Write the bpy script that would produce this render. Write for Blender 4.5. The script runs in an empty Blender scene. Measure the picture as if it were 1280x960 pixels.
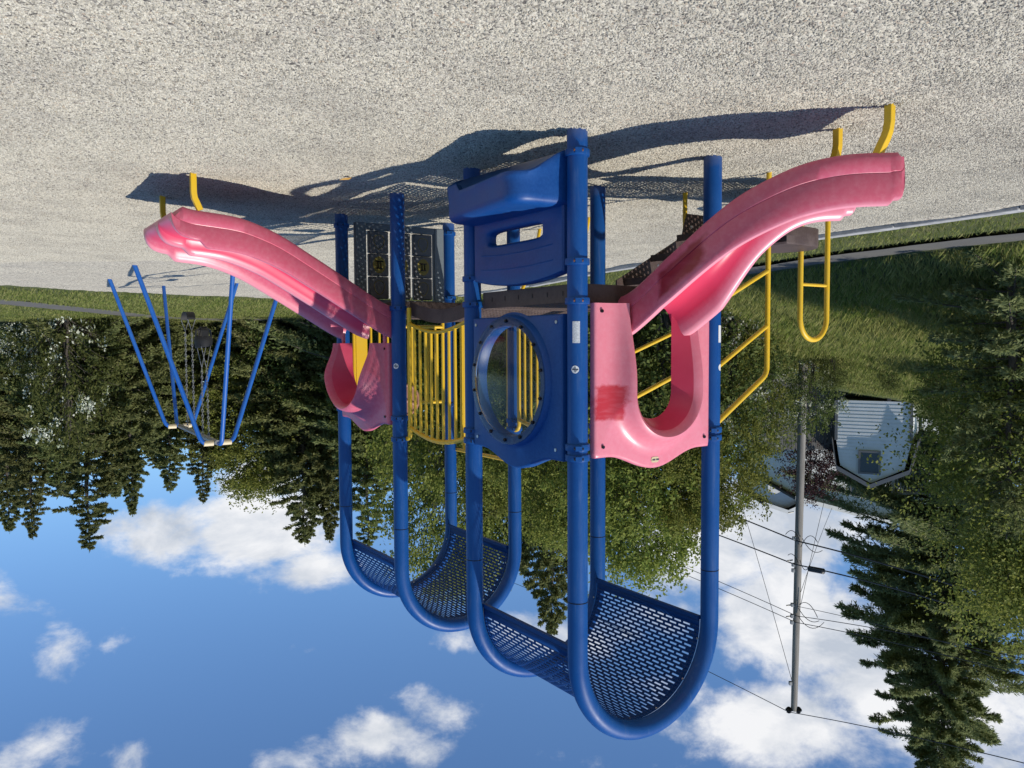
import bpy, math, random
import numpy as np
from mathutils import Vector, Matrix
R = math.radians
rng = np.random.default_rng(7)
random.seed(7)
sc = bpy.context.scene
col = sc.collection

# ------------------------------------------------------------------ camera
FPX, PITCH, ROLL, CAMH = 996.5, 0.0513, 0.0051, 1.3063
cam = bpy.data.cameras.new('camera')
cam.sensor_width = 36.0
cam.lens = FPX / 1280 * 36.0
cam.clip_start, cam.clip_end = 0.05, 3000
camo = bpy.data.objects.new('camera', cam)
col.objects.link(camo)
# the phone was held upside down: the camera is rolled half a turn
camo.matrix_world = Matrix.Translation((0, 0, CAMH)) @ Matrix.Rotation(math.pi/2 + PITCH, 4, 'X') @ Matrix.Rotation(math.pi - ROLL, 4, 'Z')
sc.camera = camo

def ray(px, py):
    X, Y = 640 - px, py - 480
    cr, sr = math.cos(ROLL), math.sin(ROLL)
    X, Y = X*cr + Y*sr, -X*sr + Y*cr
    c, s = math.cos(PITCH), math.sin(PITCH)
    return np.array([X/FPX, c - Y/FPX*s, s + Y/FPX*c])
def at(px, py, depth):
    d = ray(px, py)
    return d*(depth/d[1]) + np.array([0, 0, CAMH])

# ------------------------------------------------------------------ view, sun, sky
sc.view_settings.view_transform = 'Standard'
sc.view_settings.look = 'None'
sc.view_settings.exposure = 0.15
sc.view_settings.gamma = 1.0
sc.render.engine = 'CYCLES'
try:
    sc.cycles.use_denoising = True
    sc.cycles.max_bounces = 8
    sc.cycles.transparent_max_bounces = 16
except Exception:
    pass
SUN_EL = R(50)
SUN_DIR = np.array([-0.766*math.cos(SUN_EL), -0.643*math.cos(SUN_EL), math.sin(SUN_EL)])   # towards the sun
sun = bpy.data.lights.new('sun', 'SUN')
sun.energy = 4.2
sun.angle = R(0.53)
sun.color = (1.0, 0.94, 0.85)
suno = bpy.data.objects.new('sun', sun)
col.objects.link(suno)
suno.rotation_euler = Vector(SUN_DIR).to_track_quat('Z', 'Y').to_euler()
suno.location = (-10, -8, 14)

world = bpy.data.worlds.new('World')
sc.world = world
world.use_nodes = True
def build_sky():
    nt = world.node_tree
    N, L = nt.nodes, nt.links
    N.clear()
    out = N.new('ShaderNodeOutputWorld')
    sky = N.new('ShaderNodeTexSky')
    sky.sky_type = 'NISHITA'
    sky.sun_disc = False
    sky.sun_elevation = SUN_EL
    sky.sun_rotation = math.atan2(SUN_DIR[0], SUN_DIR[1])
    sky.air_density, sky.dust_density, sky.ozone_density = 1.0, 0.3, 5.0
    bg = N.new('ShaderNodeBackground'); bg.inputs[1].default_value = 0.118
    tint = N.new('ShaderNodeMix'); tint.data_type = 'RGBA'; tint.blend_type = 'MULTIPLY'; tint.inputs['Factor'].default_value = 1.0
    tint.inputs['B'].default_value = (0.79, 0.94, 1.06, 1)
    L.new(sky.outputs[0], tint.inputs['A']); L.new(tint.outputs['Result'], bg.inputs[0])
    tc = N.new('ShaderNodeTexCoord')
    def math_(op, a, b=None, clamp=False):
        n = N.new('ShaderNodeMath'); n.operation = op; n.use_clamp = clamp
        for i, v in enumerate((a, b)):
            if v is None: continue
            if isinstance(v, (int, float)): n.inputs[i].default_value = v
            else: L.new(v, n.inputs[i])
        return n.outputs[0]
    def noise(scale, detail, rough, stretch, seed=0, dist=0.0):
        m = N.new('ShaderNodeMapping'); m.inputs['Scale'].default_value = stretch
        m.inputs['Location'].default_value = (seed, seed*1.7, seed*0.3)
        L.new(tc.outputs['Generated'], m.inputs['Vector'])
        n = N.new('ShaderNodeTexNoise'); n.inputs['Scale'].default_value = scale
        n.inputs['Detail'].default_value = detail; n.inputs['Roughness'].default_value = rough
        n.inputs['Distortion'].default_value = dist
        L.new(m.outputs[0], n.inputs['Vector'])
        return n.outputs['Fac']
    n1 = noise(6.5, 10, 0.62, (1, 1, 1.6), 3.1, 0.25)
    n2 = noise(16, 8, 0.6, (1, 1, 1.5), 8.3, 0.2)
    # clouds: centre (direction), half width, half height, weight
    blobs = [((330, 655), .165, .07, .62), ((190, 670), .17, .055, .52), ((385, 715), .10, .05, .42), ((440, 930), .17, .045, .50), ((545, 890), .09, .055, .34),
             ((880, 690), .16, .10, .52), ((1000, 770), .22, .11, .54), ((960, 660), .18, .11, .55), ((1180, 880), .24, .10, .52), ((830, 770), .10, .05, .42),
             ((960, 905), .20, .07, .48), ((70, 800), .055, .06, .26), ((140, 803), .035, .022, .20), ((40, 945), .13, .045, .29), ((180, 940), .09, .035, .26),
             ((565, 800), .06, .035, .40), ((390, 812), .045, .025, .16), ((690, 790), .13, .055, .36), ((760, 950), .16, .03, .24), ((330, 600), .10, .06, .6),
             ((1270, 700), .10, .2, .35), ((1500, 800), .3, .2, .4), ((-300, 800), .3, .12, .4), ((700, 1500), .5, .2, .3), ((-100, 620), .2, .05, .4)]
    tot = None
    for (px, py), rx, rz, w in blobs:
        d = ray(px, py); d = d/np.linalg.norm(d)
        s = N.new('ShaderNodeVectorMath'); s.operation = 'SUBTRACT'
        L.new(tc.outputs['Generated'], s.inputs[0]); s.inputs[1].default_value = tuple(d)
        m = N.new('ShaderNodeVectorMath'); m.operation = 'MULTIPLY'
        L.new(s.outputs[0], m.inputs[0]); m.inputs[1].default_value = (1/rx, 1/max(rx, rz), 1/rz)
        ln = N.new('ShaderNodeVectorMath'); ln.operation = 'LENGTH'
        L.new(m.outputs[0], ln.inputs[0])
        mr = N.new('ShaderNodeMapRange'); mr.interpolation_type = 'SMOOTHSTEP'
        mr.inputs['From Min'].default_value = 0.0; mr.inputs['From Max'].default_value = 1.25
        mr.inputs['To Min'].default_value = w; mr.inputs['To Max'].default_value = 0.0
        L.new(ln.outputs['Value'], mr.inputs['Value'])
        tot = mr.outputs[0] if tot is None else math_('MAXIMUM', tot, mr.outputs[0])
    dens = math_('ADD', math_('ADD', math_('MULTIPLY', n1, 0.95), math_('MULTIPLY', n2, 0.36)), tot)
    mr = N.new('ShaderNodeMapRange'); mr.interpolation_type = 'SMOOTHSTEP'
    mr.inputs['From Min'].default_value = 0.87; mr.inputs['From Max'].default_value = 1.11
    mr.inputs['To Max'].default_value = 0.95
    L.new(dens, mr.inputs['Value'])
    # sunlit and shaded cloud
    sh = N.new('ShaderNodeMapRange'); sh.inputs['From Min'].default_value = 0.36; sh.inputs['From Max'].default_value = 0.62
    L.new(noise(9, 6, 0.6, (1, 1, 1.8), 1.2, 0.3), sh.inputs['Value'])
    cm = N.new('ShaderNodeMix'); cm.data_type = 'RGBA'
    cm.inputs['A'].default_value = (0.54, 0.59, 0.67, 1); cm.inputs['B'].default_value = (0.93, 0.93, 0.94, 1)
    L.new(sh.outputs[0], cm.inputs['Factor'])
    cb = N.new('ShaderNodeBackground'); cb.inputs[1].default_value = 0.92
    L.new(cm.outputs['Result'], cb.inputs[0])
    mx = N.new('ShaderNodeMixShader')
    L.new(mr.outputs[0], mx.inputs[0]); L.new(bg.outputs[0], mx.inputs[1]); L.new(cb.outputs[0], mx.inputs[2])
    L.new(mx.outputs[0], out.inputs[0])
build_sky()

# ------------------------------------------------------------------ helpers
def tag(o, label=None, cat=None, group=None, kind=None):
    if label: o['label'] = label
    if cat: o['category'] = cat
    if group: o['group'] = group
    if kind: o['kind'] = kind
    return o
def empty(name, loc=(0, 0, 0), rz=0.0, parent=None):
    o = bpy.data.objects.new(name, None); col.objects.link(o)
    o.location = loc; o.rotation_euler = (0, 0, rz); o.empty_display_size = 0.1
    o.parent = parent
    return o
class MB:
    """collects pieces that end up as ONE mesh"""
    def __init__(s): s.v, s.f, s.uv = [], [], []
    def add(s, verts, faces, uvs=None):
        o = len(s.v)
        s.v += [tuple(map(float, p)) for p in verts]
        s.f += [tuple(i + o for i in f) for f in faces]
        s.uv += list(uvs) if uvs is not None else [(0, 0)]*len(verts)
        return s
    def box(s, lo, hi, tf=None):
        (x0, y0, z0), (x1, y1, z1) = lo, hi
        v = [(x0,y0,z0),(x1,y0,z0),(x1,y1,z0),(x0,y1,z0),(x0,y0,z1),(x1,y0,z1),(x1,y1,z1),(x0,y1,z1)]
        if tf: v = [tf(p) for p in v]
        return s.add(v, [(0,3,2,1),(4,5,6,7),(0,1,5,4),(1,2,6,5),(2,3,7,6),(3,0,4,7)])
    def grid(s, P, closeu=False, closev=False, flip=False, uvs=None):
        n, m = len(P), len(P[0])
        vs = [p for row in P for p in row]
        fs = []
        for i in range(n if closeu else n-1):
            for j in range(m if closev else m-1):
                a, b, c, d = i*m+j, i*m+(j+1) % m, ((i+1) % n)*m+(j+1) % m, ((i+1) % n)*m+j
                fs.append((a, b, c, d) if not flip else (d, c, b, a))
        return s.add(vs, fs, uvs)
    def poly(s, pts, flip=False):
        f = tuple(range(len(pts)))
        return s.add(pts, [f[::-1] if flip else f])
    def tube(s, pts, rad, n=14, cap=True, square=False, closed=False):
        pts = [np.array(p, float) for p in pts]
        k = len(pts)
        rads = rad if hasattr(rad, '__len__') else [rad]*k
        T = []
        for i in range(k):
            a = pts[i-1] if (i > 0 or closed) else pts[i]
            b = pts[(i+1) % k] if (i < k-1 or closed) else pts[i]
            t = b-a; T.append(t/(np.linalg.norm(t)+1e-12))
        ref = np.array([0, 0, 1.0]) if abs(T[0][2]) < 0.9 else np.array([1.0, 0, 0])
        u = np.cross(T[0], ref); u /= np.linalg.norm(u)
        rows = []
        for i in range(k):
            u = u - T[i]*np.dot(u, T[i]); u /= np.linalg.norm(u)
            w = np.cross(T[i], u)
            if square:
                q = [(1,1),(-1,1),(-1,-1),(1,-1)]
                rows.append([pts[i] + rads[i]*(a*u + b*w) for a, b in q])
            else:
                rows.append([pts[i] + rads[i]*(math.cos(2*math.pi*j/n)*u + math.sin(2*math.pi*j/n)*w) for j in range(n)])
        s.grid(rows, closev=True, closeu=closed)
        if cap and not closed:
            s.poly(rows[0], flip=True); s.poly(rows[-1])
        return s
    def lathe(s, prof, c=(0, 0, 0), n=24):
        rows = [[(c[0] + r*math.cos(2*math.pi*j/n), c[1] + r*math.sin(2*math.pi*j/n), c[2] + z) for j in range(n)] for r, z in prof]
        return s.grid(rows, closev=True)
    def build(s, name, mat, parent=None, smooth=True, angle=38, loc=None, bevel=0.0):
        me = bpy.data.meshes.new(name)
        me.from_pydata(s.v, [], s.f)
        lay = me.uv_layers.new(name='UVMap')
        idx = np.empty(len(me.loops), dtype=np.int32); me.loops.foreach_get('vertex_index', idx)
        uv = np.array(s.uv, dtype=np.float32)[idx]
        lay.data.foreach_set('uv', uv.ravel())
        me.materials.append(mat)
        if smooth:
            me.polygons.foreach_set('use_smooth', [True]*len(me.polygons))
            me.set_sharp_from_angle(angle=R(angle))
        me.validate()
        o = bpy.data.objects.new(name, me); col.objects.link(o)
        if parent is not None: o.parent = parent
        if loc is not None: o.location = loc
        if bevel > 0:
            b = o.modifiers.new('bevel', 'BEVEL'); b.width = bevel; b.segments = 2; b.limit_method = 'ANGLE'
        return o
def each(pieces, name, mat, parent, **kw):
    return [p.build(name, mat, parent, **kw) for p in pieces]
def tb(*a, **k): return MB().tube(*a, **k)
def bulk(name, V, faces_n, mat, parent=None, smooth=False):
    """V: (n, k, 3) separate k-gons -> one mesh"""
    n, k, _ = V.shape
    me = bpy.data.meshes.new(name)
    me.vertices.add(n*k); me.vertices.foreach_set('co', V.astype(np.float32).ravel())
    me.loops.add(n*k); me.loops.foreach_set('vertex_index', np.arange(n*k, dtype=np.int32))
    me.polygons.add(n)
    me.polygons.foreach_set('loop_start', np.arange(0, n*k, k, dtype=np.int32))
    me.polygons.foreach_set('loop_total', np.full(n, k, dtype=np.int32))
    me.update(calc_edges=True)
    me.materials.append(mat)
    o = bpy.data.objects.new(name, me); col.objects.link(o)
    if parent is not None: o.parent = parent
    return o
def copy_tree(o, parent=None):
    c = o.copy(); col.objects.link(c); c.parent = parent
    for ch in list(o.children): copy_tree(ch, c)
    return c
def lerp(a, b, t): return a + (b-a)*t
def smooth01(t):
    t = np.clip(t, 0, 1); return t*t*(3-2*t)
def bez(p0, p1, p2, n=8):
    p0, p1, p2 = map(lambda p: np.array(p, float), (p0, p1, p2))
    return [p0*(1-t)**2 + 2*p1*t*(1-t) + p2*t*t for t in np.linspace(0, 1, n)]

# ------------------------------------------------------------------ materials
class NT:
    def __init__(s, name):
        s.m = bpy.data.materials.new(name); s.m.use_nodes = True
        s.t = s.m.node_tree; s.N, s.L = s.t.nodes, s.t.links
        s.b = s.N['Principled BSDF']; s.out = s.N['Material Output']
        s.tc = s.N.new('ShaderNodeTexCoord')
    def link(s, a, b): s.L.new(a, b); return s
    def noise(s, scale, detail=4, rough=0.55, stretch=None, coord='Object', dist=0.0):
        n = s.N.new('ShaderNodeTexNoise')
        n.inputs['Scale'].default_value = scale; n.inputs['Detail'].default_value = detail
        n.inputs['Roughness'].default_value = rough; n.inputs['Distortion'].default_value = dist
        if stretch:
            m = s.N.new('ShaderNodeMapping'); m.inputs['Scale'].default_value = stretch
            s.L.new(s.tc.outputs[coord], m.inputs['Vector']); s.L.new(m.outputs[0], n.inputs['Vector'])
        else: s.L.new(s.tc.outputs[coord], n.inputs['Vector'])
        return n.outputs['Fac']
    def ramp(s, fac, stops):
        r = s.N.new('ShaderNodeValToRGB')
        e = r.color_ramp.elements
        while len(e) < len(stops): e.new(0.5)
        for el, (p, c) in zip(e, stops):
            el.position = p; el.color = (c[0], c[1], c[2], 1) if hasattr(c, '__len__') else (c, c, c, 1)
        s.L.new(fac, r.inputs[0]); return r.outputs[0]
    def mix(s, fac, a, b, mode='MIX'):
        n = s.N.new('ShaderNodeMix'); n.data_type = 'RGBA'; n.blend_type = mode
        for sock, v in ((n.inputs['Factor'], fac), (n.inputs['A'], a), (n.inputs['B'], b)):
            if isinstance(v, (int, float)): sock.default_value = v
            elif isinstance(v, tuple): sock.default_value = (v[0], v[1], v[2], 1)
            else: s.L.new(v, sock)
        return n.outputs['Result']
    def math(s, op, a, b=None, c=None, clamp=False):
        n = s.N.new('ShaderNodeMath'); n.operation = op; n.use_clamp = clamp
        for i, v in enumerate((a, b, c)):
            if v is None: continue
            if isinstance(v, (int, float)): n.inputs[i].default_value = v
            else: s.L.new(v, n.inputs[i])
        return n.outputs[0]
    def sep(s, coord='Object'):
        n = s.N.new('ShaderNodeSeparateXYZ'); s.L.new(s.tc.outputs[coord], n.inputs[0]); return n.outputs
    def color(s, v):
        if isinstance(v, tuple): s.b.inputs['Base Color'].default_value = (v[0], v[1], v[2], 1)
        else: s.L.new(v, s.b.inputs['Base Color'])
        return s
    def rough(s, v):
        if isinstance(v, (int, float)): s.b.inputs['Roughness'].default_value = v
        else: s.L.new(v, s.b.inputs['Roughness'])
        return s
    def bump(s, h, strength=0.3, dist=0.01):
        n = s.N.new('ShaderNodeBump'); n.inputs['Strength'].default_value = strength; n.inputs['Distance'].default_value = dist
        s.L.new(h, n.inputs['Height']); s.L.new(n.outputs[0], s.b.inputs['Normal']); return s
    def boxmask(s, xyz, lo, hi, soft, wob, axes=(0, 1)):
        """soft-edged rectangle in two coordinates, its edge broken up by noise"""
        f = None
        for ax, l, h in zip(axes, lo, hi):
            c, hw = (l+h)/2, (h-l)/2
            d = s.math('SUBTRACT', hw, s.math('ABSOLUTE', s.math('SUBTRACT', xyz[ax], c)))
            d = s.math('DIVIDE', s.math('ADD', d, wob), soft, clamp=True)
            f = d if f is None else s.math('MINIMUM', f, d)
        return f

def painted(name, base, worn, rough=0.38, scale=3.0, amount=0.35, bump=0.08, spec=0.45, dust=False):
    m = NT(name); m.b.inputs['Specular IOR Level'].default_value = spec
    n = m.noise(scale, 6, 0.65)
    f = m.ramp(n, [(0.42, 0.0), (0.75, amount)])
    c = m.mix(f, base, worn)
    fine = m.noise(60, 3, 0.7)
    c = m.mix(m.ramp(fine, [(0.35, 0.0), (0.7, 0.22)]), c, worn)
    if dust:
        z = m.sep()[2]
        low = m.math('ADD', m.math('MULTIPLY', z, -6.0), m.math('MULTIPLY', m.noise(9, 5, 0.7), 1.2))
        c = m.mix(m.ramp(low, [(0.0, 0.0), (0.8, 0.35)]), c, (0.24, 0.22, 0.19))
        c = m.mix(m.ramp(m.noise(26, 6, 0.75, (1, 1, 0.35)), [(0.66, 0.0), (0.70, 0.75)]), c, (0.05, 0.09, 0.20))
        c = m.mix(m.ramp(m.noise(5, 7, 0.7, (6, 6, 0.5)), [(0.55, 0.0), (0.75, 0.25)]), c, (0.16, 0.22, 0.34))
    m.color(c)
    m.rough(m.ramp(n, [(0.3, rough-0.06), (0.8, rough+0.2)]))
    m.bump(m.noise(140, 2, 0.6), bump, 0.002)
    return m.m
M = {}
M['blue'] = painted('blue_powder_coat', (0.002, 0.054, 0.225), (0.008, 0.092, 0.30), 0.40, spec=0.3, dust=True)
M['blue_plastic'] = painted('blue_plastic', (0.002, 0.046, 0.205), (0.03, 0.13, 0.37), 0.38, 2.2, 0.35, spec=0.35)
M['mesh_blue'] = painted('mesh_blue_coating', (0.002, 0.036, 0.165), (0.006, 0.06, 0.22), 0.5, spec=0.2)
M['swing_blue'] = painted('swing_blue_paint', (0.006, 0.085, 0.36), (0.03, 0.15, 0.42), 0.42)
M['yellow'] = painted('yellow_powder_coat', (0.72, 0.44, 0.012), (0.62, 0.42, 0.06), 0.40, 4.0, 0.5)
M['brown'] = painted('brown_vinyl_coating', (0.055, 0.032, 0.026), (0.16, 0.12, 0.105), 0.55, 5.0, 0.6)
M['grey_plastic'] = painted('grey_plastic', (0.12, 0.15, 0.17), (0.2, 0.22, 0.24), 0.5)
M['dark_plastic'] = painted('dark_plastic', (0.12, 0.125, 0.13), (0.1, 0.1, 0.11), 0.5)
M['tile_yellow'] = painted('tile_yellow', (0.24, 0.19, 0.03), (0.2, 0.16, 0.05), 0.5)
M['black'] = painted('black_rubber', (0.008, 0.008, 0.009), (0.02, 0.02, 0.02), 0.6)
M['cream'] = painted('cream_clamp_paint', (0.62, 0.50, 0.30), (0.7, 0.62, 0.45), 0.5)
M['tan_disc'] = painted('tan_plastic', (0.30, 0.14, 0.085), (0.38, 0.22, 0.15), 0.5)
m = NT('galvanised_steel'); m.color(m.ramp(m.noise(20, 4), [(0.3, (0.16, 0.16, 0.16)), (0.7, (0.30, 0.30, 0.29))])); m.b.inputs['Metallic'].default_value = 0.6; m.rough(0.5); M['steel'] = m.m
m = NT('dark_bolt'); m.color((0.02, 0.02, 0.025)).rough(0.35); m.b.inputs['Metallic'].default_value = 0.7; M['bolt'] = m.m
m = NT('bright_bolt'); m.color((0.45, 0.45, 0.47)).rough(0.35); m.b.inputs['Metallic'].default_value = 0.9; M['bright_bolt'] = m.m
m = NT('rusty_bolt'); m.color(m.ramp(m.noise(80, 4), [(0.35, (0.03, 0.02, 0.02)), (0.65, (0.28, 0.09, 0.03))])).rough(0.7); M['rust'] = m.m
m = NT('sticker_white'); m.color(m.ramp(m.noise(90, 3, 0.6, (1, 1, 2.2)), [(0.47, (0.60, 0.62, 0.64)), (0.56, (0.28, 0.30, 0.33)), (0.6, (0.6, 0.62, 0.64))])).rough(0.4); M['sticker'] = m.m
m = NT('sticker_plain'); m.color((0.66, 0.67, 0.68)).rough(0.4); M['sticker_plain'] = m.m
m = NT('print_dark'); m.color((0.05, 0.06, 0.09)).rough(0.5); M['print'] = m.m

def pink_base(name, faded, deep):
    m = NT(name)
    n = m.noise(2.3, 5, 0.6)
    c = m.mix(m.ramp(n, [(0.35, 0.0), (0.75, 0.45)]), faded, deep)
    c = m.mix(m.ramp(m.noise(28, 4, 0.7), [(0.4, 0.0), (0.8, 0.14)]), c, (0.80, 0.55, 0.58))
    m.rough(m.ramp(n, [(0.3, 0.30), (0.8, 0.42)]))
    m.bump(m.noise(9, 3, 0.5), 0.05, 0.01)
    return m, c
def scuffs(m, c, xyz, boxes, axes, wscale, soft=0.02, wob=0.05):
    """brushed-on red paint patches"""
    st = m.noise(wscale, 4, 0.65)
    w = m.math('MULTIPLY', m.math('SUBTRACT', st, 0.5), wob*2)
    br = m.noise(wscale*0.6, 3, 0.6, (1, 1, 5.0))
    op = m.ramp(br, [(0.25, 0.75), (0.55, 0.97)])
    for lo, hi, colr in boxes:
        f = m.boxmask(xyz, lo, hi, soft, w, axes)
        c = m.mix(m.math('MULTIPLY', f, op), c, colr)
    return c
PINK, DEEP = (0.57, 0.105, 0.165), (0.52, 0.06, 0.115)
m, c = pink_base('faded_pink_hood', (0.69, 0.205, 0.26), (0.64, 0.13, 0.185))
c = scuffs(m, c, m.sep(), [((0.085, 1.565), (0.285, 1.80), (0.46, 0.018, 0.03))], (1, 2), 15, 0.022, 0.035)
M['hood_near'] = m.color(c).m
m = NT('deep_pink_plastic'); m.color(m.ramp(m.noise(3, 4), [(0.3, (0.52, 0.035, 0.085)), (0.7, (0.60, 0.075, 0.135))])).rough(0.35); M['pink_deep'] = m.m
m, c = pink_base('pink_hood', PINK, (0.56, 0.10, 0.15)); M['hood_far'] = m.color(c).m
m, c = pink_base('pink_slide', PINK, DEEP)
uvx = m.N.new('ShaderNodeSeparateXYZ'); m.L.new(m.tc.outputs['UV'], uvx.inputs[0])
# red bed, paler rubbed rims and outer walls: uv.y runs round the section
bed = m.boxmask(uvx.outputs, (-1, 0.375), (9, 0.625), 0.02, 0.0, (0, 1))
c = m.mix(bed, c, (0.60, 0.045, 0.10))
for v0 in (1/3, 2/3): c = m.mix(m.math('MULTIPLY', m.boxmask(uvx.outputs, (-1, v0-0.045), (9, v0+0.045), 0.03, 0.0, (0, 1)), 0.7), c, (0.80, 0.36, 0.42))
c = scuffs(m, c, uvx.outputs, [((0.03, 0.745), (0.105, 0.87), (0.26, 0.010, 0.02)), ((0.235, 0.735), (0.43, 0.93), (0.26, 0.010, 0.02))], (0, 1), 11, 0.03, 0.03)
M['slide_near'] = m.color(c).m
m, c = pink_base('pink_double_slide', PINK, DEEP)
uvx = m.N.new('ShaderNodeSeparateXYZ'); m.L.new(m.tc.outputs['UV'], uvx.inputs[0])
bed = m.math('MULTIPLY', m.boxmask(uvx.outputs, (-1, 0.365), (9, 0.635), 0.02, 0.0, (0, 1)), m.math('SUBTRACT', 1.0, m.boxmask(uvx.outputs, (-1, 0.484), (9, 0.516), 0.01, 0.0, (0, 1))))
c = m.mix(bed, c, (0.64, 0.06, 0.125))
for v0 in (1/3, 0.5, 2/3): c = m.mix(m.math('MULTIPLY', m.boxmask(uvx.outputs, (-1, v0-0.02), (9, v0+0.02), 0.015, 0.0, (0, 1)), 0.6), c, (0.80, 0.36, 0.42))
M['slide_far'] = m.color(c).m

def clear_plastic():
    m = NT('scratched_clear_plastic')
    tr = m.N.new('ShaderNodeBsdfTransparent'); tr.inputs[0].default_value = (0.86, 0.88, 0.88, 1)
    gl = m.N.new('ShaderNodeBsdfGlossy'); gl.inputs['Roughness'].default_value = 0.12
    df = m.N.new('ShaderNodeBsdfDiffuse'); df.inputs[0].default_value = (0.42, 0.43, 0.42, 1)
    fr = m.N.new('ShaderNodeFresnel'); fr.inputs[0].default_value = 1.38
    a = m.N.new('ShaderNodeMixShader'); b = m.N.new('ShaderNodeMixShader')
    m.L.new(fr.outputs[0], a.inputs[0]); m.L.new(tr.outputs[0], a.inputs[1]); m.L.new(gl.outputs[0], a.inputs[2])
    h = m.ramp(m.noise(12, 7, 0.7, (1, 1, 0.6)), [(0.45, 0.015), (0.62, 0.06), (0.7, 0.24)])
    m.L.new(h, b.inputs[0]); m.L.new(a.outputs[0], b.inputs[1]); m.L.new(df.outputs[0], b.inputs[2])
    m.L.new(b.outputs[0], m.out.inputs[0])
    return m.m
M['clear'] = clear_plastic()

def leaf_mat(name, cols, trans=0.35, rough=0.5):
    m = NT(name)
    g = m.N.new('ShaderNodeNewGeometry')
    c1 = m.ramp(g.outputs['Random Per Island'], [(i/(len(cols)-1), c) for i, c in enumerate(cols)])
    oi = m.N.new('ShaderNodeObjectInfo')
    big = m.noise(0.7, 3, 0.6)
    c2 = m.mix(m.ramp(big, [(0.35, 0.0), (0.7, 0.5)]), c1, cols[-1])
    hs = m.N.new('ShaderNodeHueSaturation')
    m.L.new(m.math('ADD', m.math('MULTIPLY', oi.outputs['Random'], 0.03), 0.485), hs.inputs['Hue'])
    m.L.new(m.math('ADD', m.math('MULTIPLY', oi.outputs['Random'], 0.5), 0.98), hs.inputs['Value'])
    m.L.new(c2, hs.inputs['Color'])
    m.color(hs.outputs[0]).rough(rough)
    m.b.inputs['Specular IOR Level'].default_value = 0.15
    t = m.N.new('ShaderNodeBsdfTranslucent'); m.L.new(hs.outputs[0], t.inputs[0])
    mx = m.N.new('ShaderNodeMixShader'); mx.inputs[0].default_value = trans
    m.L.new(m.b.outputs[0], mx.inputs[1]); m.L.new(t.outputs[0], mx.inputs[2]); m.L.new(mx.outputs[0], m.out.inputs[0])
    return m.m
M['conifer'] = leaf_mat('conifer_needles', [(0.095, 0.118, 0.045), (0.155, 0.175, 0.065), (0.24, 0.25, 0.10)], 0.48, 0.6)
M['spruce'] = leaf_mat('near_spruce_needles', [(0.115, 0.145, 0.062), (0.175, 0.205, 0.085), (0.25, 0.27, 0.12)], 0.48, 0.6)
M['leaf'] = leaf_mat('broad_leaves', [(0.095, 0.130, 0.024), (0.16, 0.19, 0.036), (0.26, 0.27, 0.07)], 0.48, 0.6)
M['leaf_dark'] = leaf_mat('undergrowth_leaves', [(0.045, 0.066, 0.018), (0.08, 0.105, 0.028), (0.14, 0.155, 0.045)], 0.4, 0.6)
M['blossom'] = leaf_mat('white_blossom', [(0.45, 0.46, 0.38), (0.62, 0.62, 0.55), (0.30, 0.33, 0.2)], 0.3)
M['maroon'] = leaf_mat('maroon_leaves', [(0.04, 0.018, 0.02), (0.065, 0.03, 0.03), (0.03, 0.016, 0.016)], 0.3)
M['grassblade'] = leaf_mat('grass_blades', [(0.12, 0.165, 0.032), (0.17, 0.205, 0.045), (0.29, 0.27, 0.11)], 0.45, 0.7)
m = NT('bark'); m.color(m.ramp(m.noise(7, 6, 0.7, (1, 1, 0.25)), [(0.3, (0.045, 0.036, 0.030)), (0.7, (0.13, 0.11, 0.09))])).rough(0.9).bump(m.noise(20, 4, 0.7, (1, 1, 0.2)), 0.6, 0.03); M['bark'] = m.m

def gravel_mat():
    m = NT('pea_gravel')
    vo = m.N.new('ShaderNodeTexVoronoi'); vo.inputs['Scale'].default_value = 60; vo.inputs['Randomness'].default_value = 1.0
    dst = m.N.new('ShaderNodeTexNoise'); dst.inputs['Scale'].default_value = 30
    m.L.new(m.tc.outputs['Object'], dst.inputs['Vector'])
    add = m.N.new('ShaderNodeVectorMath'); add.operation = 'MULTIPLY_ADD'
    m.L.new(dst.outputs['Color'], add.inputs[0]); add.inputs[1].default_value = (0.012, 0.012, 0.012); m.L.new(m.tc.outputs['Object'], add.inputs[2])
    m.L.new(add.outputs[0], vo.inputs['Vector'])
    sp = m.N.new('ShaderNodeSeparateColor'); m.L.new(vo.outputs['Color'], sp.inputs[0])
    c = m.ramp(sp.outputs[0], [(0.0, (0.10, 0.09, 0.08)), (0.14, (0.26, 0.235, 0.20)), (0.4, (0.475, 0.44, 0.355)), (0.72, (0.58, 0.54, 0.435)), (0.93, (0.66, 0.62, 0.51)), (1.0, (0.40, 0.31, 0.23))])
    dirt = m.ramp(m.noise(0.9, 6, 0.65), [(0.35, (0.86, 0.86, 0.87)), (0.65, (1.0, 1.0, 0.99))])
    c = m.mix(1.0, c, dirt, 'MULTIPLY')
    m.color(c).rough(0.85)
    m.b.inputs['Specular IOR Level'].default_value = 0.25
    h = m.ramp(vo.outputs['Distance'], [(0.0, 1.0), (0.55, 0.62), (1.0, 0.0)])
    h = m.math('ADD', h, m.math('MULTIPLY', m.noise(9, 4, 0.6), 1.6))
    m.bump(h, 0.75, 0.008)
    return m.m
M['gravel'] = gravel_mat()
m = NT('pebble'); oi = m.N.new('ShaderNodeObjectInfo')
gi = m.N.new('ShaderNodeNewGeometry')
c = m.ramp(oi.outputs['Random'], [(0.0, (0.19, 0.178, 0.148)), (0.12, (0.32, 0.30, 0.245)), (0.40, (0.445, 0.415, 0.335)), (0.75, (0.54, 0.505, 0.41)), (0.95, (0.62, 0.585, 0.485)), (1.0, (0.38, 0.31, 0.22))])
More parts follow.
